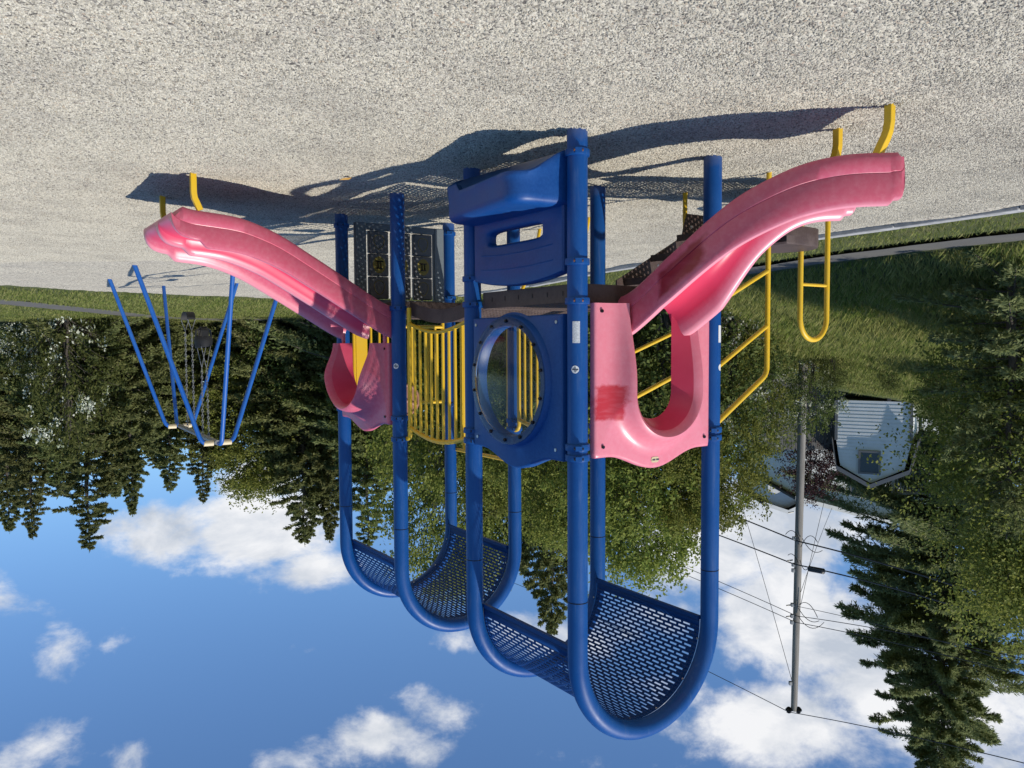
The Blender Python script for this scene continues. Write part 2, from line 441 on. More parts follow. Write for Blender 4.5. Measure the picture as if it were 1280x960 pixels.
c = m.mix(m.ramp(m.noise(6, 3), [(0.4, 0.0), (0.7, 0.25)]), c, (0.3, 0.27, 0.24))
tx = m.N.new('ShaderNodeTexNoise'); tx.inputs['Scale'].default_value = 1.4; tx.inputs['Detail'].default_value = 6; tx.inputs['Roughness'].default_value = 0.65
m.L.new(gi.outputs['Position'], tx.inputs['Vector'])
c = m.mix(1.0, c, m.ramp(tx.outputs['Fac'], [(0.36, (0.80, 0.80, 0.81)), (0.56, (1.0, 1.0, 1.0))]), 'MULTIPLY')
m.color(c).rough(0.8); m.b.inputs['Specular IOR Level'].default_value = 0.25; M['pebble'] = m.m
m = NT('ground_turf')
c = m.ramp(m.noise(1.1, 7, 0.7), [(0.3, (0.055, 0.075, 0.018)), (0.5, (0.085, 0.108, 0.027)), (0.68, (0.15, 0.145, 0.055))])
c = m.mix(m.ramp(m.noise(35, 4, 0.7), [(0.35, 0.0), (0.75, 0.5)]), c, (0.04, 0.055, 0.015))
m.color(c).rough(0.95).bump(m.noise(45, 4, 0.7), 0.8, 0.05); M['turf'] = m.m
m = NT('asphalt'); v = m.noise(160, 3, 0.7)
c = m.ramp(v, [(0.3, (0.065, 0.064, 0.06)), (0.7, (0.125, 0.122, 0.115))])
c = m.mix(m.ramp(m.noise(1.6, 5, 0.6), [(0.4, 0.0), (0.7, 0.35)]), c, (0.15, 0.14, 0.115))
m.color(c).rough(0.9).bump(v, 0.5, 0.006); M['asphalt'] = m.m
m = NT('weathered_edging'); m.color(m.ramp(m.noise(9, 6, 0.65, (1, 1, 3)), [(0.3, (0.27, 0.27, 0.26)), (0.7, (0.46, 0.46, 0.45))])).rough(0.85).bump(m.noise(30, 4), 0.3, 0.01); M['edging'] = m.m
m = NT('pole_wood'); m.color(m.ramp(m.noise(3, 6, 0.7, (4, 4, 0.25)), [(0.3, (0.15, 0.135, 0.12)), (0.7, (0.32, 0.295, 0.265))])).rough(0.85).bump(m.noise(12, 4, 0.7, (4, 4, 0.2)), 0.4, 0.02); M['pole'] = m.m
m = NT('siding_grey'); m.color(m.ramp(m.noise(2, 5), [(0.3, (0.66, 0.68, 0.68)), (0.7, (0.75, 0.77, 0.77))])).rough(0.6); M['siding'] = m.m
m = NT('trim_dark'); m.color((0.17, 0.17, 0.175)).rough(0.6); M['trim'] = m.m
m = NT('roof_shingle'); m.color(m.ramp(m.noise(30, 4), [(0.3, (0.025, 0.024, 0.025)), (0.7, (0.06, 0.057, 0.055))])).rough(0.9); M['shingle'] = m.m
m = NT('house_white'); m.color(m.ramp(m.noise(1.5, 4), [(0.3, (0.56, 0.57, 0.56)), (0.7, (0.66, 0.67, 0.66))])).rough(0.7); M['white'] = m.m
m = NT('railing_white'); m.color((0.46, 0.46, 0.45)).rough(0.7); M['rail_white'] = m.m
m = NT('window_glass'); m.color((0.02, 0.03, 0.04)).rough(0.08); M['glass'] = m.m
m = NT('fence_board'); m.color(m.ramp(m.noise(4, 5, 0.6, (6, 6, 0.6)), [(0.3, (0.07, 0.068, 0.066)), (0.7, (0.15, 0.145, 0.14))])).rough(0.85); M['fence'] = m.m
m = NT('cable'); m.color((0.018, 0.018, 0.02)).rough(0.5); M['cable'] = m.m
m = NT('dry_leaf'); m.color((0.45, 0.26, 0.06)).rough(0.7); M['dry'] = m.m

# ------------------------------------------------------------------ terrain
# outer edge of the gravel pit, seen from above
GRAVEL = [(-9.0, 1.0), (-6.5, 5.2), (-5.0, 7.86), (-3.66, 10.18), (-1.70, 14.2), (-0.45, 17.8), (1.4, 21.6), (3.8, 23.2), (6.2, 23.3), (8.6, 21.0), (11.2, 17.4), (13.5, 11.0), (13.5, 2.0), (11, -6), (0, -9), (-9, -6)]
PATH = [(-11.5, 3.5), (-8.2, 6.8), (-6.75, 8.75), (-5.75, 10.3), (-4.95, 11.9), (-4.3, 13.9), (-2.9, 19.5), (-0.6, 26.0), (3.2, 33.0), (7.0, 37.5), (10.6, 39.5), (13.2, 39.6), (15.4, 38.0), (16.0, 35.0), (15.2, 29.0), (14.5, 22.6), (15.2, 16), (19, 8)]
def inpoly(x, y, P):
    ins = np.zeros(x.shape, bool); n = len(P)
    for i in range(n):
        (x0, y0), (x1, y1) = P[i], P[(i+1) % n]
        if y0 == y1: continue
        ins ^= ((y0 > y) != (y1 > y)) & (x < (x1-x0)*(y-y0)/(y1-y0) + x0)
    return ins
def seg_dist(x, y, P, closed=False):
    best = np.full(x.shape, 1e9)
    n = len(P)
    for i in range(n if closed else n-1):
        (x0, y0), (x1, y1) = P[i], P[(i+1) % n]
        dx, dy = x1-x0, y1-y0
        t = np.clip(((x-x0)*dx + (y-y0)*dy)/(dx*dx+dy*dy), 0, 1)
        best = np.minimum(best, np.hypot(x-x0-t*dx, y-y0-t*dy))
    return best
OUT = PATH + [(40, 8), (40, -60), (-40, -60), (-40, 3.5)]
def height(x, y):
    x, y = np.asarray(x, float), np.asarray(y, float)
    d = seg_dist(x, y, PATH)
    inside = inpoly(x, y, OUT)
    s = np.where(inside, 0.0, np.maximum(d - 0.75, 0))
    left = smooth01((2.5 - x)/6.0)
    slope = lerp(0.075, 0.31, left)
    hh = 16*(1-np.exp(-np.maximum(s, 0)*slope/16*1.0))
    hh = np.minimum(hh, lerp(1.2, 4.3, left) + 0.01*s)
    hh = hh + np.where(s > 0.4, 0.05*np.sin(x*1.7+0.4*y)*np.sin(y*1.3-0.5*x), 0)*np.clip(s-0.4, 0, 1)
    return hh
def hz(x, y): return float(height(np.array([x]), np.array([y]))[0])
def sheet(name, xs, ys, zf, mat, keep=None):
    X, Y = np.meshgrid(xs, ys)
    Z = zf(X.ravel(), Y.ravel()).reshape(X.shape)
    me = bpy.data.meshes.new(name)
    ny, nx = X.shape
    V = np.stack([X, Y, Z], -1).reshape(-1, 3)
    i = np.arange(ny*nx).reshape(ny, nx)
    F = np.stack([i[:-1, :-1], i[:-1, 1:], i[1:, 1:], i[1:, :-1]], -1).reshape(-1, 4)
    if keep is not None:
        cx = V[F].mean(1); F = F[keep(cx[:, 0], cx[:, 1])]
    me.vertices.add(len(V)); me.vertices.foreach_set('co', V.astype(np.float32).ravel())
    me.loops.add(F.size); me.loops.foreach_set('vertex_index', F.astype(np.int32).ravel())
    me.polygons.add(len(F)); me.polygons.foreach_set('loop_start', np.arange(0, F.size, 4, dtype=np.int32)); me.polygons.foreach_set('loop_total', np.full(len(F), 4, dtype=np.int32))
    me.update(calc_edges=True)
    me.polygons.foreach_set('use_smooth', np.ones(len(F), bool))
    me.materials.append(mat)
    o = bpy.data.objects.new(name, me); col.objects.link(o)
    return o
def axis(lo, hi, fine_lo, fine_hi, step, far_step):
    a = list(np.arange(fine_lo, fine_hi, step))
    b = [fine_hi]; d = step
    while b[-1] < hi: d = min(d*1.35, far_step); b.append(b[-1]+d)
    c = [fine_lo]; d = step
    while c[-1] > lo: d = min(d*1.35, far_step); c.append(c[-1]-d)
    return np.array(sorted(set(c + a + b)))
def ground_z(x, y):
    z = height(x, y)
    dg = seg_dist(x, y, GRAVEL, True)
    ins = inpoly(x, y, GRAVEL)
    return z + np.where(ins, -0.09*np.clip(dg/0.35, 0, 1), 0.03*np.clip(dg/0.5, 0, 1)*(1 - np.clip((seg_dist(x, y, PATH) < 0.62).astype(float), 0, 1)) )
gr = sheet('ground', axis(-600, 600, -18, 22, 0.35, 60), axis(-300, 900, -10, 44, 0.35, 60), ground_z, M['turf'])
tag(gr, 'rough green turf rising from the path to the trees', 'ground', kind='structure')
ORX, ORY = -0.4062, 4.94
def gravel_z(x, y):
    return 0.004 + 0.012*np.sin(1.9*x+0.8*y+1)*np.sin(1.6*y-0.7*x) + 0.008*np.sin(5.1*x-2.2*y)*np.sin(4.3*y+1.1*x+2) + 0.004*np.sin(11*x+4*y)*np.sin(9*y-3*x)
FEET = [(ORX + i*1.22*math.cos(0.9651) - j*1.22*math.sin(0.9651), ORY + i*1.22*math.sin(0.9651) + j*1.22*math.cos(0.9651)) for i in range(4) for j in range(2)] + [(-2.05, 4.38), (-1.985, 4.91), (2.39, 6.06), (3.03, 7.01)]
_gz = gravel_z
def gravel_z(x, y):
    z = _gz(x, y)
    for fx, fy in FEET: z = z + 0.020*np.exp(-((x-fx+0.03)**2+(y-fy)**2)/0.022)
    for hx, hy in ((2.9, 4.6), (-2.6, 3.6), (4.4, 5.2), (0.9, 3.4), (-0.6, 2.9), (5.6, 15.2)): z = z - 0.022*np.exp(-((x-hx)**2+(y-hy)**2)/0.10)
    return z
gv = sheet('gravel_surface', np.arange(-9, 14, 0.12), np.arange(-6, 24, 0.12), gravel_z, M['gravel'], lambda x, y: inpoly(x, y, GRAVEL))
tag(gv, 'pale beige pea gravel filling the play area', 'gravel', kind='structure')
def ribbon(name, P, w, mat, dz):
    pts = []
    for i in range(len(P)-1):
        a, b = np.array(P[i]), np.array(P[i+1])
        n = max(2, int(np.linalg.norm(b-a)/0.4))
        pts += [a + (b-a)*k/n for k in range(n)]
    pts.append(np.array(P[-1])); pts = np.array(pts)
    for _ in range(6): pts[1:-1] = (pts[:-2] + 2*pts[1:-1] + pts[2:])/4
    rows = []
    for i, p in enumerate(pts):
        t = pts[min(i+1, len(pts)-1)] - pts[max(i-1, 0)]; t /= np.linalg.norm(t); n = np.array([-t[1], t[0]])
        ww = w(p) if callable(w) else w
        ww += 0.05*math.sin(i*1.3) + 0.04*math.sin(i*2.9)
        rows.append([(p + n*ww*k/2).tolist() + [float(height(np.array([p[0]+n[0]*ww*k/2]), np.array([p[1]+n[1]*ww*k/2]))[0]) + dz] for k in (-1, -0.5, 0, 0.5, 1)])
    mb = MB(); mb.grid(rows, flip=True); return mb.build(name, mat)
pth = ribbon('path', PATH, lambda p: 0.72 + (0.75 if p[0] > 3 else 0.0)*float(smooth01((p[0]-3)/4)) + 5.0*math.exp(-((p[0]-12.6)/1.5)**2 - ((p[1]-39)/3)**2), M['asphalt'], 0.055)
tag(pth, 'grey asphalt footpath curving round the gravel', 'path', kind='structure')

# timber edging between gravel and grass: one piece per length
EDGE = [(-7.6, 3.33), (-6.5, 5.2), (-5.0, 7.86), (-3.66, 10.18), (-1.70, 14.2), (-0.45, 17.8), (1.4, 21.6)]
def make_edging():
    mb = MB(); mb.box((-0.71, -0.075, -0.06), (0.71, 0.075, 0.045)); o = mb.build('edging_timber', M['edging'], bevel=0.012)
    return o
ed0 = make_edging(); first = True
for i in range(len(EDGE)-1):
    a, b = np.array(EDGE[i]), np.array(EDGE[i+1]); L = np.linalg.norm(b-a); n = max(1, round(L/1.44))
    for k in range(n):
        o = ed0 if first else ed0.copy()
        if not first: col.objects.link(o)
        first = False
        p = a + (b-a)*(k+0.5)/n
        o.location = (p[0], p[1], 0.01 + random.uniform(-0.012, 0.012)); o.rotation_euler = (0, 0, math.atan2(b[1]-a[1], b[0]-a[0]) + random.uniform(-0.012, 0.012))
        o.scale = (L/n/1.42*0.992, 1, 1)
        tag(o, 'weathered grey edging timber lying end to end between gravel and grass', 'edging', 'edging timbers along the gravel')

# ------------------------------------------------------------------ the play structure
TH = 0.9651
C = 1.22
ORIGIN = (-0.4062, 4.94, 0.0)
play = empty('play_structure', ORIGIN, TH)
tag(play, 'blue, pink and yellow climbing frame with two slides and two arched mesh roofs', 'play structure')
def loc(x, y, z=0):      # world -> frame coordinates
    dx, dy = x-ORIGIN[0], y-ORIGIN[1]
    return (dx*math.cos(TH)+dy*math.sin(TH), -dx*math.sin(TH)+dy*math.cos(TH), z)
PR, ZS = 0.0635, 3.30
def clamp(parent, a, b, z, lug=0.0, rusty=False):
    mb = MB()
    mb.lathe([(PR, -0.02), (PR+0.011, -0.02), (PR+0.013, -0.014), (PR+0.013, 0.014), (PR+0.011, 0.02), (PR, 0.02)], (a, b, z), 28)
    for ang in (lug, lug+math.pi):
        ca, sa = math.cos(ang), math.sin(ang)
        tf = lambda p, ca=ca, sa=sa: (a + p[0]*ca - p[1]*sa, b + p[0]*sa + p[1]*ca, z + p[2])
        mb.box((PR+0.008, -0.02, -0.015), (PR+0.036, 0.02, 0.015), tf)
    o = mb.build('clamp', M['blue'], parent)
    for ang in (lug, lug+math.pi):
        ca, sa = math.cos(ang), math.sin(ang)
        pts = [(a + 0.09*ca - t*sa, b + 0.09*sa + t*ca, z) for t in (-0.03, 0.03)]
        tb(pts, 0.008, 8).build('clamp_bolt', M['rust'] if rusty else M['bolt'], parent)
    return o
def arched_post(a, zcl, lug):
    pts = [(a, 0, -0.12), (a, 0, 1.5), (a, 0, ZS-0.1), (a, 0, ZS)]
    for k in range(1, 36):
        t = math.pi*k/36
        pts.append((a, C/2 - C/2*math.cos(t), ZS + C/2*math.sin(t)))
    pts += [(a, C, ZS), (a, C, ZS-0.1), (a, C, 1.5), (a, C, -0.12)]
    rad = PR
    mb = MB(); mb.tube(pts, rad, 28)
    o = mb.build('arched_post', M['blue'], play, angle=60)
    for b in (0, C):
        sm = MB(); sm.lathe([(PR-0.002, -0.004), (PR+0.0012, -0.003), (PR+0.0012, 0.003), (PR-0.002, 0.004)], (a, b, 2.93), 28)
        sm.build('seam', M['bolt'], o)
    for b, zs in zcl:
        for z in zs: clamp(o, a, b, z, lug, rusty=(a == 0 and b == 0 and z < 1.2))
    return o
ap = []
ap.append(arched_post(0, [(0, (0.15, 0.81, 1.05, 1.955, 2.02)), (C, (0.80, 1.05, 1.925, 1.98))], 0.6))
ap.append(arched_post(C, [(0, (0.832, 1.02, 1.955, 2.03)), (C, (1.02, 2.0, 2.09))], 0.5))
ap.append(arched_post(2*C, [(0, (1.0, 1.955, 2.14)), (C, (1.0, 2.05, 2.13))], 0.5))
ap.append(arched_post(3*C, [(0, (0.14, 1.0, 1.95)), (C, (0.13, 0.82, 1.0, 1.97))], 0.5))
def sticker(parent, a, b, ang, z0, z1, half, name, mat, roundy=False):
    """a label wrapped round a post; ang is the direction it faces, in frame coordinates"""
    r = PR + 0.0012
    mb = MB()
    if roundy:
        c = [(a + r*math.cos(ang), b + r*math.sin(ang), (z0+z1)/2)]
        ring = [(a + r*math.cos(ang + half/PR*math.cos(t)), b + r*math.sin(ang + half/PR*math.cos(t)), (z0+z1)/2 + half*math.sin(t)) for t in np.linspace(0, 2*math.pi, 24, endpoint=False)]
        mb.add(c + ring, [(0, 1+i, 1+(i+1) % 24) for i in range(24)])
    else:
        rows = [[(a + r*math.cos(ang+t), b + r*math.sin(ang+t), z) for t in np.linspace(-half/PR, half/PR, 9)] for z in (z0, z1)]
        mb.grid(rows)
    return mb.build(name, mat, parent)
def cam_ang(a, b, off=0.0):
    wx = ORIGIN[0] + a*math.cos(TH) - b*math.sin(TH); wy = ORIGIN[1] + a*math.sin(TH) + b*math.cos(TH)
    return math.atan2(-wy, -wx) - TH + off
sticker(ap[0], 0, 0, cam_ang(0, 0, 0.12), 1.175, 1.308, 0.023, 'warning_sticker', M['sticker'])
sticker(ap[0], 0, 0, cam_ang(0, 0, 0.22), 1.445, 1.495, 0.024, 'round_sticker', M['sticker_plain'], True)
sticker(ap[0], 0, C, cam_ang(0, C, -1.2), 1.19, 1.31, 0.023, 'warning_sticker', M['sticker_plain'])
sticker(ap[0], 0, C, cam_ang(0, C, -1.25), 1.46, 1.51, 0.024, 'round_sticker', M['sticker_plain'], True)
sticker(ap[2], 2*C, 0, cam_ang(2*C, 0, 0.45), 1.475, 1.525, 0.024, 'round_sticker', M['sticker_plain'], True)
# marks printed on the round stickers
for (a, b, pa, off, z, par) in ((0, 0, 0, 0.22, 1.47, ap[0]), (2*C, 0, 2, 0.45, 1.50, ap[2])):
    mb = MB(); ang = cam_ang(a, b, off); r = PR + 0.002
    def P(t, zz): return (a + r*math.cos(ang + t/PR), b + r*math.sin(ang + t/PR), z + zz)
    for t0, t1, z0, z1 in ((-0.019, -0.004, -0.004, 0.004), (0.004, 0.019, -0.004, 0.004), (-0.003, 0.003, -0.018, 0.018), (-0.012, -0.006, 0.006, 0.011), (0.006, 0.012, -0.011, -0.006)):
        mb.poly([P(t0, z0), P(t1, z0), P(t1, z1), P(t0, z1)])
    mb.build('sticker_print', M['print'], par)
    
def slot_grid(nu, nv, u0, u1, v0, v1, ru, rv, k=3, offset=True):
    """flat sheet with rounded slots: list of (u, v) verts and faces; brick pattern"""
    V, F = [], []
    du, dv = (u1-u0)/nu, (v1-v0)/nv
    def cell(x0, x1, y0, y1, slot=True):
        o = len(V)
        cx, cy, hx, hy = (x0+x1)/2, (y0+y1)/2, (x1-x0)/2, (y1-y0)/2
        if not slot:
            V.extend([(x0,y0),(x1,y0),(x1,y1),(x0,y1)]); F.append((o,o+1,o+2,o+3)); return
        out = [(1,0),(1,1),(0,1),(-1,1),(-1,0),(-1,-1),(0,-1),(1,-1)]
        a = min(ru, hx*0.9); b = min(rv, hy*0.9); r = min(a, b)
        inn = [(a,0),(a-0.3*r,b-0.0*r),(0,b),(-a+0.3*r,b),(-a,0),(-a+0.3*r,-b),(0,-b),(a-0.3*r,-b)]
        for x, y in out: V.append((cx+x*hx, cy+y*hy))
        for x, y in inn: V.append((cx+x, cy+y))
        for i in range(8):
            j = (i+1) % 8
            F.append((o+i, o+j, o+8+j, o+8+i))
    for j in range(nv):
        y0, y1 = v0+j*dv, v0+(j+1)*dv
        if offset and j % 2:
            cell(u0, u0+du/2, y0, y1, False)
            for i in range(nu-1): cell(u0+du*(i+0.5), u0+du*(i+1.5), y0, y1)
            cell(u1-du/2, u1, y0, y1, False)
        else:
            for i in range(nu): cell(u0+du*i, u0+du*(i+1), y0, y1)
    return V, F
def canopy(a0, par):
    u0, u1 = a0+0.05, a0+C-0.05
    rr = C/2 - 0.045
    arc = math.pi*rr
    V, F = slot_grid(12, 58, u0+0.035, u1-0.035, 0.05, arc-0.05, 0.0335, 0.0062)
    o = len(V)
    # solid rims around the slotted field
    for (x0, y0, x1, y1, nx) in ((u0, 0, u1, 0.05, 1), (u0, arc-0.05, u1, arc, 1)):
        b = len(V); V.extend([(x0,y0),(x1,y0),(x1,y1),(x0,y1)]); F.append((b,b+1,b+2,b+3))
    n = 58
    for (x0, x1) in ((u0, u0+0.035), (u1-0.035, u1)):
        for j in range(n):
            y0, y1 = 0.05+(arc-0.1)*j/n, 0.05+(arc-0.1)*(j+1)/n
            b = len(V); V.extend([(x0,y0),(x1,y0),(x1,y1),(x0,y1)]); F.append((b,b+1,b+2,b+3))
    W = []
    for u, v in V:
        t = v/rr
        W.append((u, C/2 - rr*math.cos(t), ZS + rr*math.sin(t)))
    mb = MB(); mb.add(W, F)
    # rolled lower lips
    for b, s in ((C/2-rr, 1), (C/2+rr, -1)):
        mb.box((u0, b-0.004 if s > 0 else b-0.022, ZS-0.028), (u1, b+0.022 if s > 0 else b+0.004, ZS-0.001))
    c = mb.build('canopy', M['mesh_blue'], play, angle=30)
    sd = c.modifiers.new('thickness', 'SOLIDIFY'); sd.thickness = 0.003; sd.offset = 0
    for au in (u0-0.008, u1+0.008):
        for t in (0.25, 0.8, 1.35, 1.8, 2.35, 2.9):
            p = np.array((au, C/2 - (rr-0.012)*math.cos(t), ZS + (rr-0.012)*math.sin(t)))
            d = np.array((0, math.cos(t), -math.sin(t)))
            tb([p, p+d*0.008], 0.007, 8).build('rivet', M['bright_bolt'], c)
    return c
canopy(0, ap[0]); canopy(2*C, ap[2])

# decks
def deck(a0, zt=1.05):
    V, F = slot_grid(26, 26, a0+0.06, a0+C-0.06, 0.06, C-0.06, 0.011, 0.011)
    mb = MB(); mb.add([(u, v, zt) for u, v in V], F)
    d = mb.build('deck', M['brown'], play)
    sd = d.modifiers.new('thickness', 'SOLIDIFY'); sd.thickness = 0.008; sd.offset = -1
    for (lo, hi) in (((a0+0.07, 0.045, zt-0.115), (a0+C-0.07, 0.058, zt+0.004)), ((a0+0.07, C-0.058, zt-0.115), (a0+C-0.07, C-0.045, zt+0.004)),
                     ((a0+0.045, 0.075, zt-0.115), (a0+0.058, C-0.075, zt+0.004)), ((a0+C-0.058, 0.075, zt-0.115), (a0+C-0.045, C-0.075, zt+0.004))):
        MB().box(lo, hi).build('deck_skirt', M['brown'], d, bevel=0.004)
    for i in range(6):
        x = a0 + 0.2 + i*0.165
        MB().box((x-0.004, 0.0425, zt-0.075), (x+0.004, 0.0445, zt-0.045)).build('skirt_slot', M['bolt'], d)
    return d
deck(0); deck(2*C)

# ---- moulded entry hoods over the slides
def hood(name, mat, W, z0, zc, bulge, hw, hback, zo, zob, depth, tf):
    n = 97
    T = np.linspace(0, 1, n)
    def outline(ins):
        P = []
        hwid = W/2 - ins
        for t in T:
            if t < 0.3: P.append((-hwid, lerp(z0, zc-ins, t/0.3)))
            elif t <= 0.7:
                s = (t-0.3)/0.4; x = lerp(-hwid, hwid, s)
                q = np.clip((abs(x)-0.30*W)/(0.0001+0.16*W), 0, 1)
                P.append((x, zc - ins + bulge*(0.5+0.5*math.cos(math.pi*np.clip(abs(x)/(0.40*W), 0, 1)))))
            else: P.append((hwid, lerp(zc-ins, z0, (t-0.7)/0.3)))
        return np.array(P)
    def arch(h, ztop, neck=0.0):
        P = []
        zsp = ztop - h*0.95
        for t in T:
            if t < 0.3:
                s = t/0.3; P.append((-h + neck*math.sin(math.pi*s*0.9)*0.6, lerp(z0, zsp, s)))
            elif t <= 0.7:
                s = (t-0.3)/0.4*math.pi; P.append((-h*math.cos(s), zsp + h*0.95*math.sin(s)))
            else:
                s = (1-t)/0.3; P.append((h - neck*math.sin(math.pi*s*0.9)*0.6, lerp(z0, zsp, s)))
        return np.array(P)
    # the hood only swells out in its upper half
    zz = (arch(hw, zo)[:, 1] - z0)/(zo - z0)
    dep = depth*smooth01(np.clip(zz/0.6, 0, 1))*0.4 + depth*0.6
    o0 = outline(0.0); o1 = outline(0.008); o2 = outline(0.022)
    rim = arch(hw+0.035, zo+0.04); rin = arch(hw-0.005, zo-0.005); back = arch(hback, zob)
    loops = [(o0, 0*dep), (o0, 0*dep+0.032), (o1, 0*dep+0.042), (o2, 0*dep+0.046)]
    for k, f in ((0.30, 0.03), (0.52, 0.10), (0.70, 0.26), (0.85, 0.55), (0.95, 0.84)):
        loops.append((o2*(1-k) + rim*k, 0.046 + (dep-0.046)*f))
    loops += [(rim*0.9+rin*0.1, dep), (rim*0.5+rin*0.5, dep+0.012), (rin, dep-0.004), (rin*0.8+back*0.2, dep*0.8), (rin*0.4+back*0.6, dep*0.4), (back, 0*dep+0.004), (o2*0.2+back*0.8, 0*dep)]
    rows = [[tf(p[0], float(dd), p[1]) for p, dd in zip(Lp, D)] for Lp, D in loops]
    mb = MB(); mb.grid(rows, closeu=True)
    for e in (0, -1): mb.poly([r[e] for r in rows], flip=(e == 0))
    o = mb.build(name, mat, play, angle=50)
    # inside of the mouth: less faded plastic, bounced red light put into the colour
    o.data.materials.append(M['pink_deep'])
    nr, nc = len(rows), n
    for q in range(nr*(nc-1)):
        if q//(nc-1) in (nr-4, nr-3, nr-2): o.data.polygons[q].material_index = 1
    for u, z in ((-W/2+0.05, z0+0.05), (W/2-0.05, z0+0.05), (-W/2+0.06, zc-0.07), (W/2-0.06, zc-0.07)):
        tb([tf(u, 0.044, z), tf(u, 0.058, z)], 0.011, 10).build('panel_bolt', M['bolt'], o)
    return o
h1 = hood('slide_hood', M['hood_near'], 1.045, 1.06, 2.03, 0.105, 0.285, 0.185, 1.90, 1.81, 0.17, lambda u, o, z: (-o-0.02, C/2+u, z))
# maker's badge on the top of the hood, lettering kept unreadably small as in the photo
bd = MB(); tfh = lambda u, o, z: (-o-0.02, C/2+u, z)
ring = [tfh(-0.01 + 0.033*math.copysign(abs(math.cos(t))**0.5, math.cos(t)), 0.052, 2.078 + 0.019*math.copysign(abs(math.sin(t))**0.5, math.sin(t))) for t in np.linspace(0, 2*math.pi, 24, endpoint=False)]
bd.poly(ring); bdo = bd.build('badge', M['cream'], h1)
for w0 in (-0.034, 0.0):
    for k in range(4):
        x = w0 + k*0.007
        MB().add([tfh(x, 0.0535, 2.073), tfh(x+0.005, 0.0535, 2.073), tfh(x+0.005, 0.0535, 2.084), tfh(x, 0.0535, 2.084)], [(0, 1, 2, 3)]).build('badge_letter', M['print'], h1)
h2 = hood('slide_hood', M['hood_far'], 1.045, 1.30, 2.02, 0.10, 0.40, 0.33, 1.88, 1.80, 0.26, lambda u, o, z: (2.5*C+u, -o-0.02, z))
for u in (-0.46, 0.46):
    tb([(2.5*C+u, -0.06, 1.20), (2.5*C+u, -0.06, 1.31)], 0.018, 10).build('hood_peg', M['hood_far'], h2)

# ---- slides
def slide_profile(hw, hwall, walls, sk=0.0):
    """closed section as (u, v); v = 0 is the bed"""
    P = [(-hw-0.066, -0.062-sk), (-hw-0.088, -0.035-sk), (-hw-0.096, 0.045-sk), (-hw-0.092, 0.050-sk), (-hw-0.097, 0.056-sk), (-hw-0.101, hwall-0.06), (-hw-0.105, hwall-0.03), (-hw-0.098, hwall-0.008), (-hw-0.075, hwall),
         (-hw-0.052, hwall-0.012), (-hw-0.042, hwall-0.04), (-hw-0.024, hwall*0.45), (-hw, min(0.045, hwall*0.22)), (-hw+0.035, 0.008), (-hw+0.085, 0.0)]
    if walls == 1:
        w = 0.0
        P += [(-0.085, 0.0), (-0.06, 0.02), (-0.05, hwall*0.6), (-0.04, hwall-0.025), (-0.02, hwall-0.003), (0.02, hwall-0.003), (0.04, hwall-0.025), (0.05, hwall*0.6), (0.06, 0.02), (0.085, 0.0)]
    else:
        P += [(-hw*0.4, -0.003), (0.0, -0.004), (hw*0.4, -0.003)]
    P += [(-u, v) for u, v in P[:15][::-1]]
    return P
def slide(name, mat, hw, hwall, walls, path, ztop, E0, wdrop, lip, drop=0.0, sk=0.0, blunt=0.17):
    """path(s) -> (a, b, heading); ztop(s) -> bed height; s in 0..1"""
    prof = slide_profile(hw, hwall, walls, sk)
    n = len(prof)
    # v coordinate round the section for the material
    # (0..1/3 outer wall, 1/3..2/3 inside, 2/3..1 other outer wall)
    pa = np.array(prof); dl = np.concatenate([[0], np.hypot(*np.diff(pa, axis=0).T)])
    vv = np.zeros(n)
    for k, (i0, i1) in enumerate(((0, 8), (8, n-9), (n-9, n-1))):
        c = np.cumsum(dl[i0+1:i1+1]); vv[i0+1:i1+1] = (k + c/c[-1])/3
    S = list(np.linspace(0, E0, 56)) + list(E0 + (1-E0)*np.sin(np.linspace(0.05, 1, 26)*math.pi/2))
    rows, uvs = [], []
    for s in S:
        a, b, h = path(s); z = ztop(s)
        e = max(0.0, (s-E0)/(1-E0)); f = max(0.0, (e-lip)/(1-lip))
        k = 1 - wdrop*float(smooth01(e/max(lip, 0.3)))
        g = max(0.0, (f-0.55)/0.45); rd = lerp(blunt, 1.0, math.sqrt(max(0.0, 1-g*g)))
        row = []
        for u, v in prof:
            v2 = v*k if v > 0 else lerp(v, max(v, -0.03), float(smooth01((f-0.5)/0.5)))
            v2 = -0.02 + (v2+0.02)*rd - drop*(1-math.sqrt(max(0.0, 1-0.98*f*f)))
            uu = u*(1-0.05*f*f)
            row.append((a - math.sin(h)*uu, b + math.cos(h)*uu, z + v2))
        rows.append(row)
        for v in vv: uvs.append((s, v))
    mb = MB(); mb.grid(rows, closev=True, uvs=uvs, flip=False)
    mb.poly(rows[0]); mb.poly(rows[-1], flip=True)
    return mb.build(name, mat, play, angle=45)
A0 = math.pi           # heading -a
L1, RR, L2, TURN = 0.36, 0.88, 0.20, R(60)
def path1(s):
    d = s*(L1 + RR*TURN + L2) - 0.02
    a, b, h = -0.02, C/2, math.pi
    if d < L1: return a-d, b, h
    d -= L1; a -= L1
    t = min(d/RR, TURN)
    # right turn as seen by the slider (towards +b)
    aa, bb = a - RR*math.sin(t), b + RR*(1-math.cos(t)); hh = math.pi - t
    d -= RR*TURN
    if d > 0: aa += d*math.cos(hh); bb += d*math.sin(hh)
    return aa, bb, hh
def prof_interp(xs, zs):
    xs, zs = np.array(xs), np.array(zs)
    # smooth monotone-ish interpolation
    t = np.linspace(0, 1, 400); y = np.interp(t, xs, zs)
    k = np.ones(41)/41
    yp = np.concatenate([np.full(40, y[0]), y, np.full(40, y[-1])])
    y = np.convolve(np.convolve(yp, k, 'same'), k, 'same')[40:-40]
    return lambda s: float(np.interp(s, t, y))
